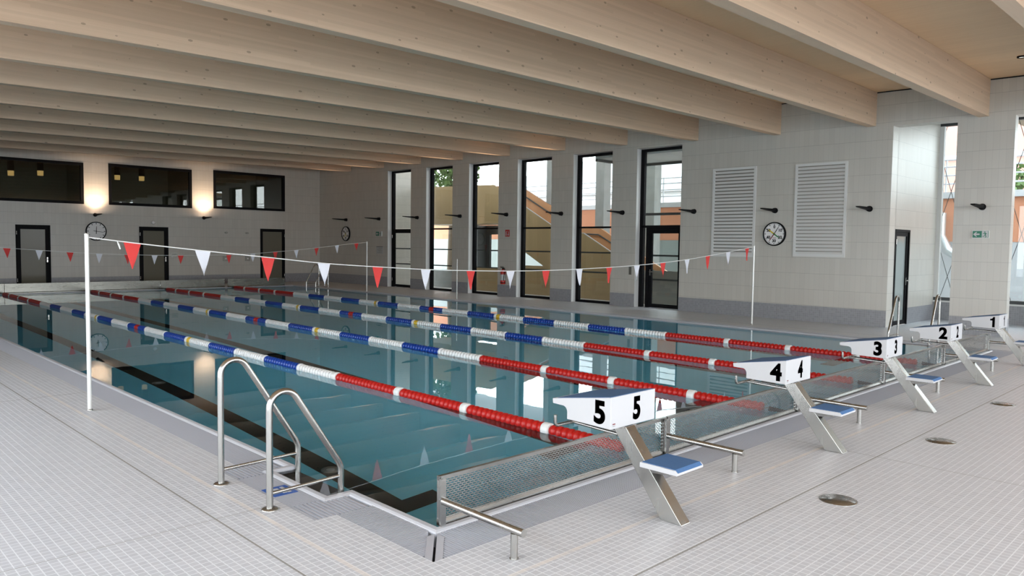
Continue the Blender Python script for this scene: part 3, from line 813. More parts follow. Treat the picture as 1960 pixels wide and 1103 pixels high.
def pennant_line(label, y, ends, pts, flags, w, h, tail=None):
    t = thing('pennant_line', label, 'pennant line', (ends[0][0], y, ends[0][1]), 'pennant lines over the pool')
    allp = [ends[0]] + pts + [ends[1]]
    # smooth catenary through measured points (cosine-free cubic resampling)
    def zat(x):
        for i in range(len(allp) - 1):
            if allp[i][0] <= x <= allp[i + 1][0]:
                p0 = allp[max(i - 1, 0)]; p1 = allp[i]; p2 = allp[i + 1]; p3 = allp[min(i + 2, len(allp) - 1)]
                u = (x - p1[0]) / (p2[0] - p1[0])
                m1 = (p2[1] - p0[1]) / max(p2[0] - p0[0], 1e-6) * (p2[0] - p1[0]); m2 = (p3[1] - p1[1]) / max(p3[0] - p1[0], 1e-6) * (p2[0] - p1[0])
                return (2 * u ** 3 - 3 * u * u + 1) * p1[1] + (u ** 3 - 2 * u * u + u) * m1 + (-2 * u ** 3 + 3 * u * u) * p2[1] + (u ** 3 - u * u) * m2
        return allp[-1][1]
    k = 60; a, b_ = allp[0][0], allp[-1][0]
    b = MB(); b.tube([(a + (b_ - a) * i / k, y, zat(a + (b_ - a) * i / k)) for i in range(k + 1)], .0065, 6); b.build('cord', 'cord', t)
    for i, (x, red) in enumerate(flags):
        z0, z1 = zat(x - w / 2), zat(x + w / 2); rows = 6; rnd = random.Random(i * 7 + int(y))
        ph, am, lean = rnd.random() * 6, .006 + .006 * rnd.random(), (rnd.random() - .5) * .03
        vs = []; fs = []
        for side in (-1, 1):
            for j in range(rows + 1):
                u = j / rows; half = w / 2 * (1 - u) + .002
                zc = (z0 + z1) / 2 - u * h
                for s in (-1, 0, 1):
                    zz = zc + (z1 - z0) / 2 * s * (1 - u)
                    vs.append((x + s * half + lean * u, y + side * .0012 + am * sin(ph + 4 * u + 1.3 * s) * (.3 + u), zz))
        c = 3 * (rows + 1)
        for j in range(rows):
            for s in (0, 1):
                q = (j * 3 + s, j * 3 + s + 1, j * 3 + s + 4, j * 3 + s + 3); fs.append(q); fs.append(tuple(v + c for v in reversed(q)))
        m_ = MB(); m_.add(vs, fs, True); o = m_.build('pennant', 'pred' if red else 'pwhite', t); o['label'] = 'red pennant' if red else 'white pennant'
    if tail:
        m_ = MB(); x, z = tail; m_.tube([(x, y, z), (x + .015, y, z - .04), (x + .03, y, z - .085)], [.004, .009, .007], 6); m_.build('cord_end', 'cord', t)
NF = [(-.167, 1.743), (.584, 1.662), (1.373, 1.584), (2.134, 1.507), (2.956, 1.453), (3.777, 1.407), (4.633, 1.377), (5.471, 1.360), (6.298, 1.357), (7.151, 1.370), (7.982, 1.390), (8.822, 1.420), (9.682, 1.464), (10.539, 1.522), (11.339, 1.597), (12.177, 1.68), (13.005, 1.772)]
pennant_line('near pennant line of large red and white triangles sagging across the pool', 4.98, ((-.60, 1.795), (13.33, 1.81)), NF, [(x, i % 2 == 0) for i, (x, z) in enumerate(NF)], .172, .285, (-.315, 1.76))
FF = [(.07, 1.63), (.81, 1.57), (1.558, 1.522), (2.30, 1.468), (3.043, 1.416), (3.784, 1.376), (4.53, 1.350), (5.292, 1.331), (6.057, 1.328), (6.83, 1.332), (7.562, 1.345), (8.368, 1.385), (9.155, 1.445), (9.92, 1.508), (10.696, 1.588), (11.506, 1.681), (12.307, 1.766)]
pennant_line('far pennant line of small red and white triangles before the end wall', 20.0, ((-.6, 1.70), (12.76, 1.80)), FF, [(x, i % 2 == 0) for i, (x, z) in enumerate(FF)], .17, .27)

# ------------------------------------------------------------------ ladder handrails
def handrail(label, x0, x1, y, mirror=False, top=.905):
    s = -1 if mirror else 1; base = 12.5 if mirror else 0
    X = lambda v: base + s * v
    t = thing('ladder_handrail', label, 'handrail', (X(x0), y, 0), 'bent steel ladder handrails')
    r = .105; pts = [(x0, .0), (x0, top - r - .02)]
    cx, cz = x0 + r, top - r
    a1 = radians(28)
    for i in range(1, 13):
        a = pi - (pi - a1) * i / 12; pts.append((cx + r * cos(a), cz + r * sin(a)))
    # straight slope to the lower bend
    ex, ez = pts[-1]; bx, bz = x1, .205
    for u in (.15, .5, .85, .96): pts.append((ex + (bx - ex) * u, ez + (bz - ez) * u))
    pts += [(bx + .006, bz - .02), (bx + .008, bz - .05), (bx + .008, -.9)]
    b = MB(); b.tube([(X(px), y, pz) for px, pz in pts], .0222, 14); b.build('bent_rail', 'steel', t)
    b = MB(); b.tube([(X(x0), y, .105), (X(x1 + .006), y, .118)], .0125, 10); b.build('cross_bar', 'steel', t)
    b = MB(); b.lathe([(.056, 0), (.056, .004), (.048, .010), (.023, .012)], (X(x0), y, 0), seg=28); b.build('floor_flange', 'steel', t)
    return t
handrail('bent steel ladder handrail, nearest to the viewer, on a round floor flange', -.617, -.085, 1.0, top=.778)
handrail('bent steel ladder handrail just behind the nearest one, on the left deck', -.627, -.02, 1.73, top=.905)
handrail('bent steel ladder handrail beyond block 2, before the frosted gallery door', -.56, -.06, 1.70, True, top=.86)
handrail('bent steel ladder handrail between blocks 2 and 1, before the gallery window', -.56, -.06, .97, True, top=.92)
handrail('thin distant ladder handrail in far pool corner, left one', -.60, -.05, 24.0, True, top=.88)
handrail('thin distant ladder handrail in far pool corner, right one', -.60, -.05, 23.27, True, top=.94)
# pictogram plate lying on the grating between the near rails
sg = MB(); sg.box(-.48, -.30, 1.20, 1.40, .0005, .003)
t = tag(sg.build('pictogram_plate', 'bluesign'), 'small blue and white pictogram plate lying on the grating between the near handrails', 'sign')
s2 = MB()
for (x0, x1, y0, y1) in ((-.455, -.425, 1.27, 1.375), (-.425, -.38, 1.33, 1.36), (-.395, -.365, 1.235, 1.30), (-.36, -.335, 1.23, 1.37), (-.40, -.36, 1.30, 1.325)): s2.box(x0, x1, y0, y1, .003, .0042)
s2.build('pictogram', 'white', t)

# ------------------------------------------------------------------ floor covers
first = None
for x, y, lab in ((2.41, -1.50, 'round steel floor cover nearest the viewer, behind block 5'), (4.80, -1.47, 'round steel floor cover behind block 4, in the middle'), (7.25, -1.42, 'round steel floor cover farthest away, behind block 3')):
    if first is None:
        first = thing('floor_cover', lab, 'floor cover', (x, y, 0), 'round steel floor covers'); local(first)
        b = MB(); b.lathe([(.128, 0), (.128, .003), (.118, .0045)], (0, 0, 0), seg=40); b.build('ring', 'dull', first)
        b = MB(); b.lathe([(.116, 0), (.116, .0052), (.02, .0058)], (0, 0, 0), seg=40); b.build('lid', 'dull', first)
    else: copy_tree(first, (x, y, 0), lab)

first = None
for y, lab in ((3.35, 'small round inlet on the black lane line under water near the ladder'), (8.3, 'small round inlet on the black lane line under water farther up the lane')):
    if first is None:
        first = thing('floor_inlet', lab, 'inlet', (1.25, y, -2.045), 'inlets on the pool floor'); local(first)
        b = MB(); b.lathe([(.10, 0), (.10, .006), (.085, .012), (.07, .012), (.06, .004)], (0, 0, 0), seg=24); b.build('ring', 'plate', first)
        b = MB(); b.lathe([(.045, 0), (.045, .012), (.02, .016)], (0, 0, 0), seg=16); b.build('nozzle', 'paper', first)
    else: copy_tree(first, (1.25, y, -2.045), lab)

# ------------------------------------------------------------------ louvre grilles
def louvre(label, y0, y1, z0, z1):
    t = thing('louvre_grille', label, 'louvre grille', (XR, (y0 + y1) / 2, z0), 'white louvre grilles in the tiled wall')
    f = MB(); rect_frame(f, 'x', y0, y1, z0, z1, .06, XR - .03, XR); f.build('frame', 'offwhite', t)
    k = 25; dz = (z1 - z0 - .12) / k; b = MB()
    for i in range(k):
        z = z0 + .06 + i * dz
        b.prism([(XR - .030, z + dz * .10), (XR - .027, z), (XR - .004, z + dz * .56), (XR - .006, z + dz * .70)], 'y', y0 + .06, y1 - .06)
    b.build('blades', 'offwhite', t)
    b = MB(); b.box(XR - .0025, XR - .0008, y0 + .06, y1 - .06, z0 + .06, z1 - .06); b.build('backing', 'plate', t)
louvre('tall white louvre grille between the glazed door and the clock', 5.985, 7.235, 1.545, 3.878)
louvre('tall white louvre grille between the clock and the gallery opening', 3.675, 4.945, 1.585, 3.850)

# ------------------------------------------------------------------ clocks (built facing -Y, turned to the wall)
def hand(mb, ang, L, w, back, yy):
    a = radians(ang); dx, dz = sin(a), cos(a); nx, nz = cos(a), -sin(a)
    p = [(-back, -w), (-back, w), (L * .72, w * .75), (L, .002), (L, -.002), (L * .72, -w * .75)]
    mb.prism([(dx * u + nx * v, dz * u + nz * v) for u, v in p], 'y', yy, yy - .003)
def clock(name, label, loc, R, rot, pace, hands):
    t = thing(name, label, 'clock', loc, None, rot); local(t)
    b = MB(); b.lathe([(R, 0), (R, -.055), (R - .008, -.062), (R * .905, -.055), (R * .905, -.04)], (0, 0, 0), 'y', 48, caps=False); b.build('rim', 'black', t)
    b = MB(); b.lathe([(R * .91, 0), (R * .91, -.042)], (0, 0, 0), 'y', 48); b.build('dial', 'face', t)
    tk = MB()
    for i in range(60):
        a = radians(i * 6); major = i % 5 == 0
        if not pace and not major: continue
        l = R * (.15 if (major and not pace) else .115 if major else .06); w = R * (.036 if (major and not pace) else .030 if major else .012)
        r0 = R * .875
        dx, dz = sin(a), cos(a); nx, nz = cos(a), -sin(a)
        tk.prism([(dx * u + nx * v, dz * u + nz * v) for u, v in ((r0 - l, -w), (r0, -w), (r0, w), (r0 - l, w))], 'y', -.0425, -.0435)
    tk.build('ticks', 'ink', t)
    if pace:
        for q in range(6):
            vs, fs = text_shapes(str(q * 10) if q else '0', R * .34, .004)
            a = radians(q * 60); m_ = MB(); m_.add([(sin(a) * R * .59 + v[0], -.0432, cos(a) * R * .59 + v[1]) for v in vs], fs); m_.build('numeral', 'ink', t)
        b = MB(); b.box(-R * .12, R * .18, -.0435, -.042, -R * .36, -R * .32); b.build('dial_print', 'dred', t)
    for i, (ang, L, w, back, m_) in enumerate(hands):
        b = MB(); hand(b, ang, L * R, w * R, back * R, -.046 - .002 * i); b.build('hand', m_, t)
    b = MB(); b.lathe([(R * .05, -.042), (R * .05, -.058)], (0, 0, 0), 'y', 16); b.build('hub', 'ink', t)
    return t
PH = [(33, .82, .035, .1, 'ink'), (216, .80, .045, .1, 'dred'), (306, .66, .065, .1, 'yellow'), (125, .60, .055, .1, 'dgreen')]
clock('pace_clock', 'round pace clock with coloured hands between the two louvres', (XR, 5.44, 2.14), .30, radians(-90), True, PH)
clock('pace_clock', 'distant round pace clock with coloured hands near the far wall corner', (XR, 25.35, 2.18), .32, radians(-90), True, [(35, .8, .035, .1, 'ink'), (215, .8, .045, .1, 'yellow'), (318, .66, .06, .1, 'ink'), (140, .6, .05, .1, 'yellow')])
clock('wall_clock', 'plain station style clock showing quarter past twelve on the end wall', (5.85, YE, 2.09), .355, 0, False, [(3, .56, .035, .28, 'ink'), (98, .88, .025, .28, 'ink')])

# ------------------------------------------------------------------ wall uplights
LAMPS = [(25.33, 2.79, 'black wall uplight above the distant pace clock'), (22.82, 2.79, 'black wall uplight above the far exit sign'), (20.22, 2.80, 'black wall uplight right of the farthest tall window'),
         (17.65, 2.81, 'black wall uplight on the pier between second and third tall window'), (15.20, 2.82, 'black wall uplight above the fire extinguisher pier'), (12.68, 2.80, 'black wall uplight between fourth and fifth tall window'),
         (10.24, 2.78, 'black wall uplight between fifth and sixth tall window'), (7.80, 2.76, 'black wall uplight left of the first louvre grille'), (5.45, 2.73, 'black wall uplight above the pace clock between louvres'),
         (3.15, 2.715, 'black wall uplight right of the second louvre grille'), (.87, 2.70, 'black wall uplight above the exit sign on the pillar')]
first = None
def spot(loc, e, ang, aim, blend=.6):
    l = bpy.data.lights.new('uplight', 'SPOT'); l.energy = e; l.spot_size = radians(ang); l.spot_blend = blend; l.color = (1, .72, .50); l.shadow_soft_size = .03
    o = bpy.data.objects.new('uplight_beam', l); COL.objects.link(o); o.location = loc
    d = (Vector(aim) - Vector(loc)).normalized(); o.rotation_euler = d.to_track_quat('-Z', 'Y').to_euler(); return o
def lamp(loc, rot, lab):
    global first
    if first is None:
        first = thing('wall_uplight', lab, 'wall lamp', loc, 'black uplights on the tiled walls', rot); local(first)
        b = MB(); b.lathe([(.068, 0), (.068, -.02), (.06, -.028)], (0, 0, 0), 'y', 24); b.build('wall_plate', 'black', first)
        b = MB(); b.lathe([(.022, -.015), (.052, -.04), (.062, -.075), (.052, -.11), (.022, -.13)], (0, 0, 0), 'y', 20); b.build('joint', 'black', first)
        b = MB(); b.hexa([(-.045, -.70, .012), (.045, -.70, .012), (.05, -.08, -.032), (-.05, -.08, -.032), (-.045, -.72, .036), (.045, -.72, .036), (.05, -.08, .036), (-.05, -.08, .036)])
        arm = b.build('arm', 'black', first, bevel=.006)
        b = MB(); b.box(-.034, .034, -.66, -.22, .0355, .0385); b.build('light_strip', 'frosted2', arm)
        return first
    return copy_tree(first, loc, lab, rot)
for y, z, lab in LAMPS: lamp((XR, y, z), radians(-90), lab)
lamp((5.83, YE, 2.70), 0, 'lit black wall uplight above the plain clock on the end wall')
lamp((9.90, YE, 2.725), 0, 'lit black wall uplight on the end wall between middle and right upper window')
for x, z in ((5.83, 2.70), (9.90, 2.725)):
    spot((x, YE - .64, z + .07), 160, 92, (x, YE, z + 1.0), 1.)
    l = bpy.data.lights.new('uplight_strip', 'AREA'); l.shape = 'RECTANGLE'; l.size = .07; l.size_y = .42; l.energy = 8; l.color = (1, .70, .50)
    o = bpy.data.objects.new('uplight_strip', l); COL.objects.link(o); o.location = (x, YE - .45, z + .05)
    o.rotation_euler = Vector((0, .05, 1)).to_track_quat('-Z', 'Y').to_euler()
for y, z, lab in LAMPS:
    spot((XR - .60, y, z + .06), 170 if y > 11 else 14, 56, (XR - 1.1, y, z + 2), 1.)

# ------------------------------------------------------------------ signs and small wall things
def running_exit_sign(label, yc, zc, w, h):
    t = thing('exit_sign', label, 'sign', (XR, yc, zc - h / 2), 'green and white exit signs', radians(-90)); LOC[t.name] = Vector((0, 0, 0))
    b = MB(); b.box(-w / 2, w / 2, -.03, 0, 0, h); b.build('housing', 'offwhite', t)
    b = MB(); b.box(-w / 2 + .012, w / 2 - .012, -.033, -.03, .012, h - .012); b.build('panel', 'green', t)
    a = MB(); cx = -w * .24; s = h * .36
    a.prism([(cx - s, h / 2), (cx - s * .1, h / 2 + s * .82), (cx + s * .25, h / 2 + s * .82), (cx - s * .25, h / 2 + s * .25), (cx + s, h / 2 + s * .25), (cx + s, h / 2 - s * .25), (cx - s * .25, h / 2 - s * .25), (cx + s * .25, h / 2 - s * .82), (cx - s * .1, h / 2 - s * .82)], 'y', -.033, -.0345)
    a.build('arrow', 'white', t)
    d = MB(); d.box(w * .08, w * .44, -.0345, -.033, .016, h - .016); d.build('doorway', 'white', t)
    m_ = MB(); u = h * .9; ox = w * .26; oz = h * .05
    def q(*p): m_.prism([(ox + a_ * u, oz + b_ * u) for a_, b_ in p], 'y', -.0345, -.036)
    m_.lathe([(.075 * u, -.0345), (.075 * u, -.036)], (ox - .02 * u, 0, oz + .82 * u), 'y', 14)
    q((-.06, .72), (.10, .70), (.10, .42), (-.02, .38)); q((-.06, .70), (-.26, .62), (-.24, .54), (-.04, .60)); q((.08, .70), (.26, .56), (.20, .50), (.06, .60))
    q((-.02, .40), (.08, .44), (-.10, .18), (-.30, .16), (-.30, .24), (-.14, .25)); q((.02, .40), (.11, .42), (.20, .18), (.12, .02), (.04, .05), (.10, .20))
    m_.build('running_figure', 'green', t)
running_exit_sign('green exit sign with white arrow and running figure on the gallery pillar', .875, 2.127, .315, .165)
running_exit_sign('tiny distant exit sign on the far right wall left of the farthest tall window', 22.84, 2.175, .42, .20)
b = MB(); b.box(XR - .006, XR, 22.56, 23.03, 1.345, 1.643); nt_ = tag(b.build('notice_sheet', 'paper'), 'pale grey notice sheet below the distant exit sign', 'notice')
b = MB(); b.box(XR - .009, XR - .006, 22.56, 23.03, 1.625, 1.645); b.build('header_bar', 'dark', nt_)
b = MB()
for i in range(5): b.box(XR - .0075, XR - .006, 22.62 + (i % 2) * .05, 22.97 - .05 * ((i * 2) % 3), 1.385 + i * .045, 1.397 + i * .045)
b.build('printed_lines', 'plate', nt_)
# fire extinguisher and its sign
fe = thing('fire_extinguisher', 'red fire extinguisher hanging on the pier between third and fourth tall window', 'fire extinguisher', (XR - .10, 15.26, .42))
c = (XR - .10, 15.26, .42)
b = MB(); b.lathe([(.07, 0), (.088, .015), (.09, .05), (.09, .40), (.075, .46), (.035, .495), (.03, .52)], c, 'z', 24); b.build('cylinder', 'red', fe)
b = MB(); b.lathe([(.0908, .14), (.0908, .34)], c, 'z', 24, caps=False); b.build('label_band', 'paper', fe)
b = MB(); b.lathe([(.032, .515), (.032, .56), (.02, .58)], c, 'z', 14); b.box(c[0] - .02, c[0] + .02, c[1] - .02, c[1] + .11, c[2] + .56, c[2] + .585); b.box(c[0] - .015, c[0] + .015, c[1] - .01, c[1] + .13, c[2] + .60, c[2] + .615); b.build('valve', 'black', fe)
b = MB(); b.tube([(c[0], c[1] - .03, c[2] + .545), (c[0] - .01, c[1] - .09, c[2] + .56), (c[0] - .03, c[1] - .12, c[2] + .47), (c[0] - .05, c[1] - .10, c[2] + .25), (c[0] - .06, c[1] - .09, c[2] + .12)], .011, 8); b.build('hose', 'black', fe)
b = MB(); b.box(c[0] + .08, XR, c[1] - .04, c[1] + .04, c[2] + .2, c[2] + .45); b.lathe([(.0915, .05), (.0915, .075)], c, 'z', 20, caps=False); b.build('bracket', 'black', fe)
fs_ = MB(); fs_.box(XR - .006, XR, 15.055, 15.268, 2.065, 2.30); fsn = tag(fs_.build('extinguisher_sign', 'red'), 'small square red sign with white symbols above the fire extinguisher', 'sign')
b = MB()
for (y0, y1, z0, z1) in ((15.20, 15.235, 2.095, 2.215), (15.21, 15.225, 2.215, 2.245), (15.165, 15.21, 2.235, 2.25), (15.09, 15.135, 2.10, 2.16), (15.10, 15.125, 2.16, 2.23), (15.107, 15.117, 2.23, 2.27), (15.14, 15.155, 2.11, 2.15)): b.box(XR - .0075, XR - .006, y0, y1, z0, z1)
b.build('symbol', 'white', fsn)
b = MB(); b.box(XR - .012, XR, 9.875, 9.965, .945, 1.177); tag(b.build('switch_plate', 'plate'), 'narrow steel switch plate on the pier left of the sixth tall window', 'switch plate')
for x, lab in ((10.80, 'square steel socket box on the end wall, left one of two, left of right door'), (11.767, 'square steel socket box on the end wall right beside the right door')):
    b = MB(); b.box(x - .11, x + .11, YE - .03, YE, .945, 1.165); o = tag(b.build('socket_box', 'plate'), lab, 'socket box', 'steel socket boxes on the end wall')
    b = MB(); b.cyl((x, YE - .034, 1.05), .035, .004, 'y', 12); b.build('socket', 'face', o)
for x, lab in ((10.835, 'small wall fixture above the left steel socket box'), (11.751, 'small wall fixture above the right steel socket box')):
    b = MB(); b.lathe([(.03, 0), (.045, -.02), (.045, -.05)], (x, YE, 2.14), 'y', 14); b.box(x - .07, x + .07, YE - .02, YE, 2.115, 2.165); tag(b.build('wall_fixture', 'plate'), lab, 'wall fixture', 'small fixtures above the socket boxes')
b = MB(); b.box(8.56, 8.82, YE - .012, YE, 1.11, 1.30); o = tag(b.build('door_plate', 'plate'), 'grey wall plate right of the middle door on the end wall', 'wall plate')
b = MB(); b.box(8.60, 8.78, YE - .014, YE - .012, 1.22, 1.235); b.box(8.60, 8.74, YE - .014, YE - .012, 1.17, 1.18); b.build('plate_print', 'dark', o)
b = MB(); b.lathe([(.07, 0), (.075, -.03), (.05, -.06)], (7.90, YE, 2.48), 'y', 20); tag(b.build('wall_sensor', 'face'), 'round white wall sensor above the middle door of the end wall', 'sensor')
cs = thing('ceiling_spot', 'small recessed ceiling spot at the right edge of the photo', 'ceiling light', (13.43, -.09, zceil(-.09) - .03))
b = MB(); b.lathe([(.075, .028), (.075, 0), (.06, -.004), (.055, .012)], (13.43, -.09, zceil(-.09) - .03), 'z', 24, caps=False); b.build('ring', 'black', cs)
b = MB(); b.lathe([(.056, .012), (.056, .016)], (13.43, -.09, zceil(-.09) - .03), 'z', 20); b.build('lens', 'spotglow', cs)

# ------------------------------------------------------------------ outside
gp = MB(); gp.box(XR + TH, 70, 2.96, 80, -.25, -.16); gp.box(XG + .25, 70, -40, 2.96, -.25, -.16); gp.box(-60, 70, -50, YB - .3, -.25, -.16); gp.box(-60, XL - .3, YB - .3, 80, -.25, -.16)
struct('ground_outside', gp, 'paving')
# timber clad stair seen through the tall windows
XS = 18.5
st = thing('timber_stair', 'golden timber clad outdoor stair with dark handrail seen through the tall windows', 'stair', (XS + .8, 17, -.16))
b = MB(); b.prism([(24.6, 2.66), (24.6, 4.36), (19.4, 4.25), (16.0, 2.49), (15.25, 2.24), (14.5, 2.235), (10.4, .1), (10.4, -.16), (18.1, -.16), (18.1, .98), (16.5, .98), (18.1, 1.80), (18.1, 2.66)], 'x', XS, XS + .08); b.build('side_panel', 'timber', st)
b = MB(); b.tube([(XS + .02, 18.6, 3.845), (XS + .02, 16.0, 2.505), (XS + .02, 15.25, 2.255), (XS + .02, 14.5, 2.25), (XS + .02, 10.4, .115)], .02, 4, smooth=False); b.build('lit_edge', 'white', st)  # white strip painted as the lit top edge of the side panel
XO = XS + 1.7
b = MB(); b.prism([(24.6, 2.66), (24.6, 4.36), (19.75, 4.38), (19.13, 4.10), (17.66, 3.373), (15.98, 2.50), (15.06, 2.455), (14.53, 2.17), (10.6, .2), (10.6, -.16), (15.5, -.16), (15.5, 2.0), (17.5, 2.66)], 'x', XO, XO + .10); b.build('balustrade', 'timber2', st)
b = MB(); b.tube([(XO - .09, 20.1, 4.14), (XO - .09, 19.13, 3.84), (XO - .09, 17.66, 3.10), (XO - .09, 16.0, 2.26), (XO - .09, 15.1, 2.22), (XO - .09, 14.5, 1.92), (XO - .09, 11.0, .15)], .03, 8); b.build('handrail', 'dark', st)
b = MB()
for i in range(15):
    y = 19.2 - i * .60 * .5 - (1.2 if i > 10 else 0); b.box(XS + .08, XO, y - .32, y, 2.9 - i * .17, 2.98 - i * .17 + .08)
b.build('treads', 'timber', st)
b = MB(); b.box(XS + .08, XO, 18.2, 24.6, 2.66, 2.75); b.build('soffit', 'timber', st)
b = MB(); b.box(XS - .01, XS + .06, 18.15, 20.95, -.16, .80); tag(b.build('timber_bench_wall', 'timber'), 'low golden timber wall under the stair behind the third tall window', 'timber wall')
cn_ = MB(); cn_.box(XR + TH, 26.5, 3.2, 34, 6.9, 7.1); tag(cn_.build('unseen_shade_canopy', 'offwhite'), kind='structure'); cn_ = None  # added out of view to shade the stair and cut daylight through the windows
b = MB(); b.box(XS + .3, XS + .5, 22.3, 25.2, -.16, .58); tag(b.build('low_wall', 'conc'), 'low grey wall outside the second tall window', 'low wall')
# dark undercroft door and pale wing wall
ud = thing('undercroft_door', 'dark framed glass door under the timber stair', 'door', (XS + 2.35, 21.9, -.16))
b = MB(); rect_frame(b, 'x', 21.0, 22.15, -.16, 2.35, .10, XS + 2.3, XS + 2.4); b.box(XS + 2.3, XS + 2.4, 22.15, 24.2, -.16, 2.66); b.box(XS + 2.3, XS + 2.4, 21.0, 22.15, 2.35, 2.66); b.box(XS + 1.75, XS + 2.3, 22.3, 22.36, -.16, 2.66); b.build('frame', 'dark', ud)  # dark panels beside the frame paint in the unlit space under the stair
b = MB(); b.box(XS + 2.34, XS + 2.35, 21.1, 22.05, -.06, 2.25); b.build('glass_pane', 'glass', ud)
b = MB(); b.box(XR + TH, 18.2, 23.9, 24.1, -.16, 6.2); struct('wall_wing', b, 'wall_x')
for (x, y, s, lab) in ((20.9, 15.55, .42, 'square concrete column rising behind the stair in the fifth tall window'), (21.2, 13.36, .42, 'square concrete column seen through the sixth tall window above the glazed door'),
                    (20.6, 17.95, .42, 'square concrete column at the edge of the fourth tall window')):
    b = MB(); b.box(x - s / 2, x + s / 2, y - s / 2, y + s / 2, -.16, 6.5); tag(b.build('concrete_column', 'conc'), lab, 'column', 'concrete columns outside the tall windows')
# glazed vestibule beyond the sixth opening
vs_ = thing('glass_vestibule', 'dark framed glass vestibule outside the door of the sixth tall window', 'vestibule', (17.4, 9.6, -.16))
b = MB()
for y in (11.6, 9.55, 7.6): b.box(17.70, 17.78, y - .04, y + .04, -.16, 4.5)
for z in (2.80, 4.42): b.box(17.70, 17.78, 7.6, 11.6, z, z + .08)
b.box(XR + TH, 17.7, 11.56, 11.64, 4.42, 4.50); b.build('frame', 'dark', vs_)
b = MB(); b.box(XR + TH, 17.78, 7.56, 11.64, 4.5, 4.6); b.build('roof', 'offwhite', vs_)
b = MB(); b.box(17.735, 17.745, 7.64, 11.56, 1.0, 4.42); b.build('glass_pane', 'glass', vs_)
b = MB(); b.box(17.72, 17.76, 7.64, 11.56, -.12, 1.0); b.build('lower_panel', 'plate', vs_)
# neighbouring buildings, railings, trees
ev = MB(); ev.box(XG + .35, XG + 4.6, YB, 1.75, 5.32, 5.45); struct('outdoor_eave', ev, 'timber')
ob = thing('orange_building', 'long low orange rendered building with white roof edge seen through the windows', 'building', (29, 12, -.16))
b = MB(); b.box(27, 34, -14, 40, 2.1, 3.62); b.build('upper_wall', 'render', ob)
b = MB(); b.box(27.02, 34, -14, 9, -.16, 2.1); b.build('lower_wall', 'white', ob)
b = MB(); b.box(27.02, 34, 9, 40, -.16, 2.1); b.build('lower_wall', 'frosted2', ob)
b = MB(); b.box(26.85, 34.1, -14.1, 40.1, 3.62, 3.84); b.build('roof_edge', 'white', ob)
rl = thing('roof_railing', 'white horizontal railing on the roof of the orange building', 'railing', (27.2, 12, 3.84))
b = MB()
for z in (4.15, 4.45, 4.75, 5.0): b.tube([(27.2, -13, z), (27.2, 38, z)], .03, 6)
b.build('rails', 'white', rl)
b = MB()
for i in range(18): b.tube([(27.2, -13 + 3 * i, 3.84), (27.2, -13 + 3 * i, 5.03)], .03, 6)
b.build('posts', 'white', rl)
sh = thing('grey_roof_house', 'pale grey pitched roof beyond the white railing', 'building', (40, 28, -.16))
b = MB(); b.box(37, 46, 16, 38, -.16, 5.2); b.build('walls', 'offwhite', sh)
b = MB(); b.prism([(36.5, 5.2), (46.5, 5.2), (41.5, 8.2)], 'y', 15.5, 38.5); b.build('roof', 'conc', sh)
pk = thing('pink_building', 'tall pale pink building beyond the gallery window', 'building', (48, 7, -.16))
b = MB(); b.box(46, 56, 2.2, 15.5, -.16, 17); b.build('walls', 'pink', pk)
b = MB(); b.box(45.9, 56.1, 2.1, 15.6, 7.0, 7.25); b.build('cornice', 'white', pk)
dp = MB(); dp.tube([(26.6, 4.95, 3.1), (26.6, 4.95, 2.3), (26.6, 4.7, 1.8), (26.6, 4.45, 1.65)], .17, 12); tag(dp.build('ventilation_duct', 'zinc'), 'bent silver ventilation duct outside the gallery window', 'duct')
cn = MB()
for k in range(-30, 10):
    for sgn in (1, -1):
        y0 = k * .64 + .30; z0, z1 = .2, 5.0
        ya, yb = y0 + sgn * .29 * z0, y0 + sgn * .29 * z1
        if max(ya, yb) < -8 or min(ya, yb) > 2.9: continue
        cn.tube([(19.05, ya, z0), (19.05, yb, z1)], .009, 4)
tag(cn.build('cable_trellis', 'dark'), 'thin crossing trellis cables outside the gallery window', 'trellis')
def tree(label, x, y, h, r, seed):
    rnd = random.Random(seed); t = thing('tree', label, 'tree', (x, y, -.16), 'trees beyond the windows')
    b = MB(); b.tube([(x, y, -.16), (x + .1, y, h * .4), (x, y + .1, h * .8)], [.18, .14, .05], 8); b.build('trunk', 'bark', t)
    c = MB()
    for i in range(2600):
        a, bz, q = rnd.random() * 2 * pi, rnd.random() * 2 - 1, rnd.random() ** .4
        s = sqrt(1 - bz * bz); px, py, pz = x + r * q * s * cos(a), y + r * q * s * sin(a), h * .66 + bz * h * .36 * q
        e = .09 + .10 * rnd.random(); u = Vector((rnd.gauss(0, 1), rnd.gauss(0, 1), rnd.gauss(0, 1))).normalized(); v = u.orthogonal().normalized() * e; w = u.cross(v)
        P = Vector((px, py, pz)); c.add([P - v, P - w * .6, P + v, P + w * .6], [(0, 1, 2, 3)])
    c.build('crown', 'leaf', t)
tree('green tree beyond the gallery window beside the pink building', 36.0, 5.2, 5.6, 1.5, 1)
tree('green tree at the right photo edge beyond the gallery window', 37.0, .9, 6.0, 2.2, 2)
tree('tall green tree behind the stair in the second tall window', 24.2, 29.0, 9.0, 1.6, 3)
tree('slim green tree behind the columns in the sixth tall window', 24.5, 16.55, 8.0, .7, 4)
tree('green tree reflected in the left end wall door', -14.0, -2.0, 7.0, 3.0, 5)

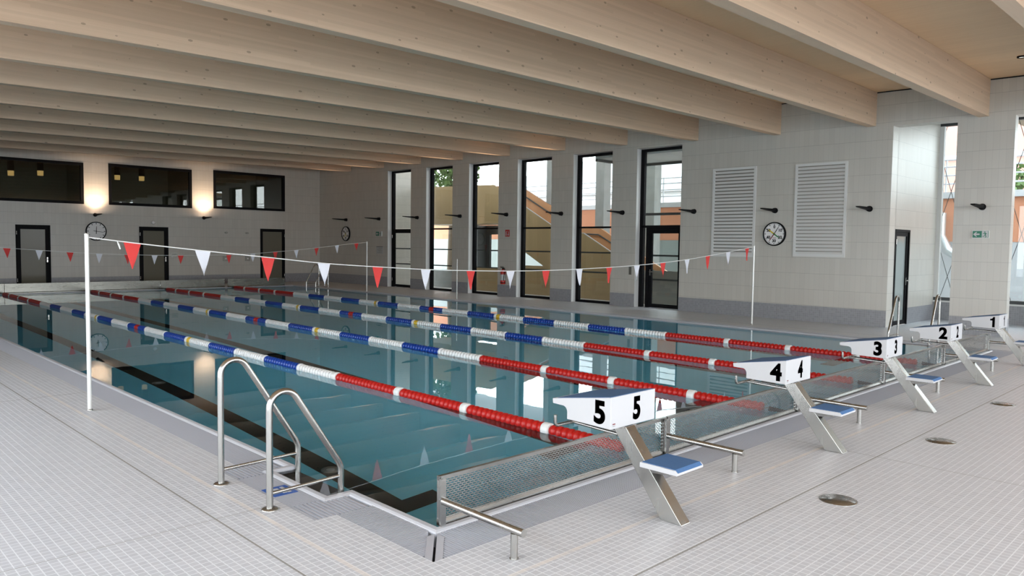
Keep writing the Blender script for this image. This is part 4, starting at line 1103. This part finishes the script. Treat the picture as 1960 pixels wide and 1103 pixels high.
# ------------------------------------------------------------------ light
w = bpy.data.worlds.new('overcast sky'); S.world = w; w.use_nodes = True; nt = w.node_tree
bg = nt.nodes['Background']; n_ = N(nt)
tc = nt.nodes.new('ShaderNodeTexCoord'); sx = nt.nodes.new('ShaderNodeSeparateXYZ'); nt.links.new(tc.outputs['Generated'], sx.inputs[0])
cr = nt.nodes.new('ShaderNodeValToRGB'); nt.links.new(sx.outputs[2], cr.inputs[0])
cr.color_ramp.elements[0].position = .0; cr.color_ramp.elements[0].color = (.915, .96, 1.0, 1)
cr.color_ramp.elements[1].position = .9; cr.color_ramp.elements[1].color = (.75, .865, 1.0, 1)
nt.links.new(cr.outputs[0], bg.inputs[0]); bg.inputs[1].default_value = 8.6
def portal(loc, sx_, sy_, normal):
    l = bpy.data.lights.new('daylight_portal', 'AREA'); l.shape = 'RECTANGLE'; l.size = sx_; l.size_y = sy_; l.cycles.is_portal = True
    o = bpy.data.objects.new('daylight_portal', l); COL.objects.link(o); o.location = loc
    o.rotation_euler = Vector(normal).to_track_quat('-Z', 'Z' if abs(normal[2]) < .9 else 'Y').to_euler()
for i, (u0, u1, z0, z1) in enumerate(BW): portal(((u0 + u1) / 2, YB - .35, (z0 + z1) / 2), u1 - u0, z1 - z0, (0, 1, 0))
for i, (u0, u1, z0, z1) in enumerate(LW): portal((XL - .35, (u0 + u1) / 2, (z0 + z1) / 2), u1 - u0, z1 - z0, (1, 0, 0))
portal((XG + .3, (YB + 2.7) / 2, 2.75), 2.7 - YB, 4.4, (-1, 0, 0))
for k in range(6): portal((XR + TH + .02, (JN[k] + JF[k]) / 2, 2.35), JF[k] - JN[k], 4.6, (-1, 0, 0))

# ------------------------------------------------------------------ view
vs = S.view_settings; vs.view_transform = 'Standard'; vs.look = 'None'; vs.gamma = 1.0; vs.exposure = 0.05; vs.use_curve_mapping = False
cy = S.cycles; cy.max_bounces = 10; cy.diffuse_bounces = 7; cy.glossy_bounces = 5; cy.transmission_bounces = 6; cy.transparent_max_bounces = 12
cy.caustics_refractive = True; cy.caustics_reflective = False; cy.sample_clamp_indirect = 10; cy.blur_glossy = .3
cy.use_denoising = True
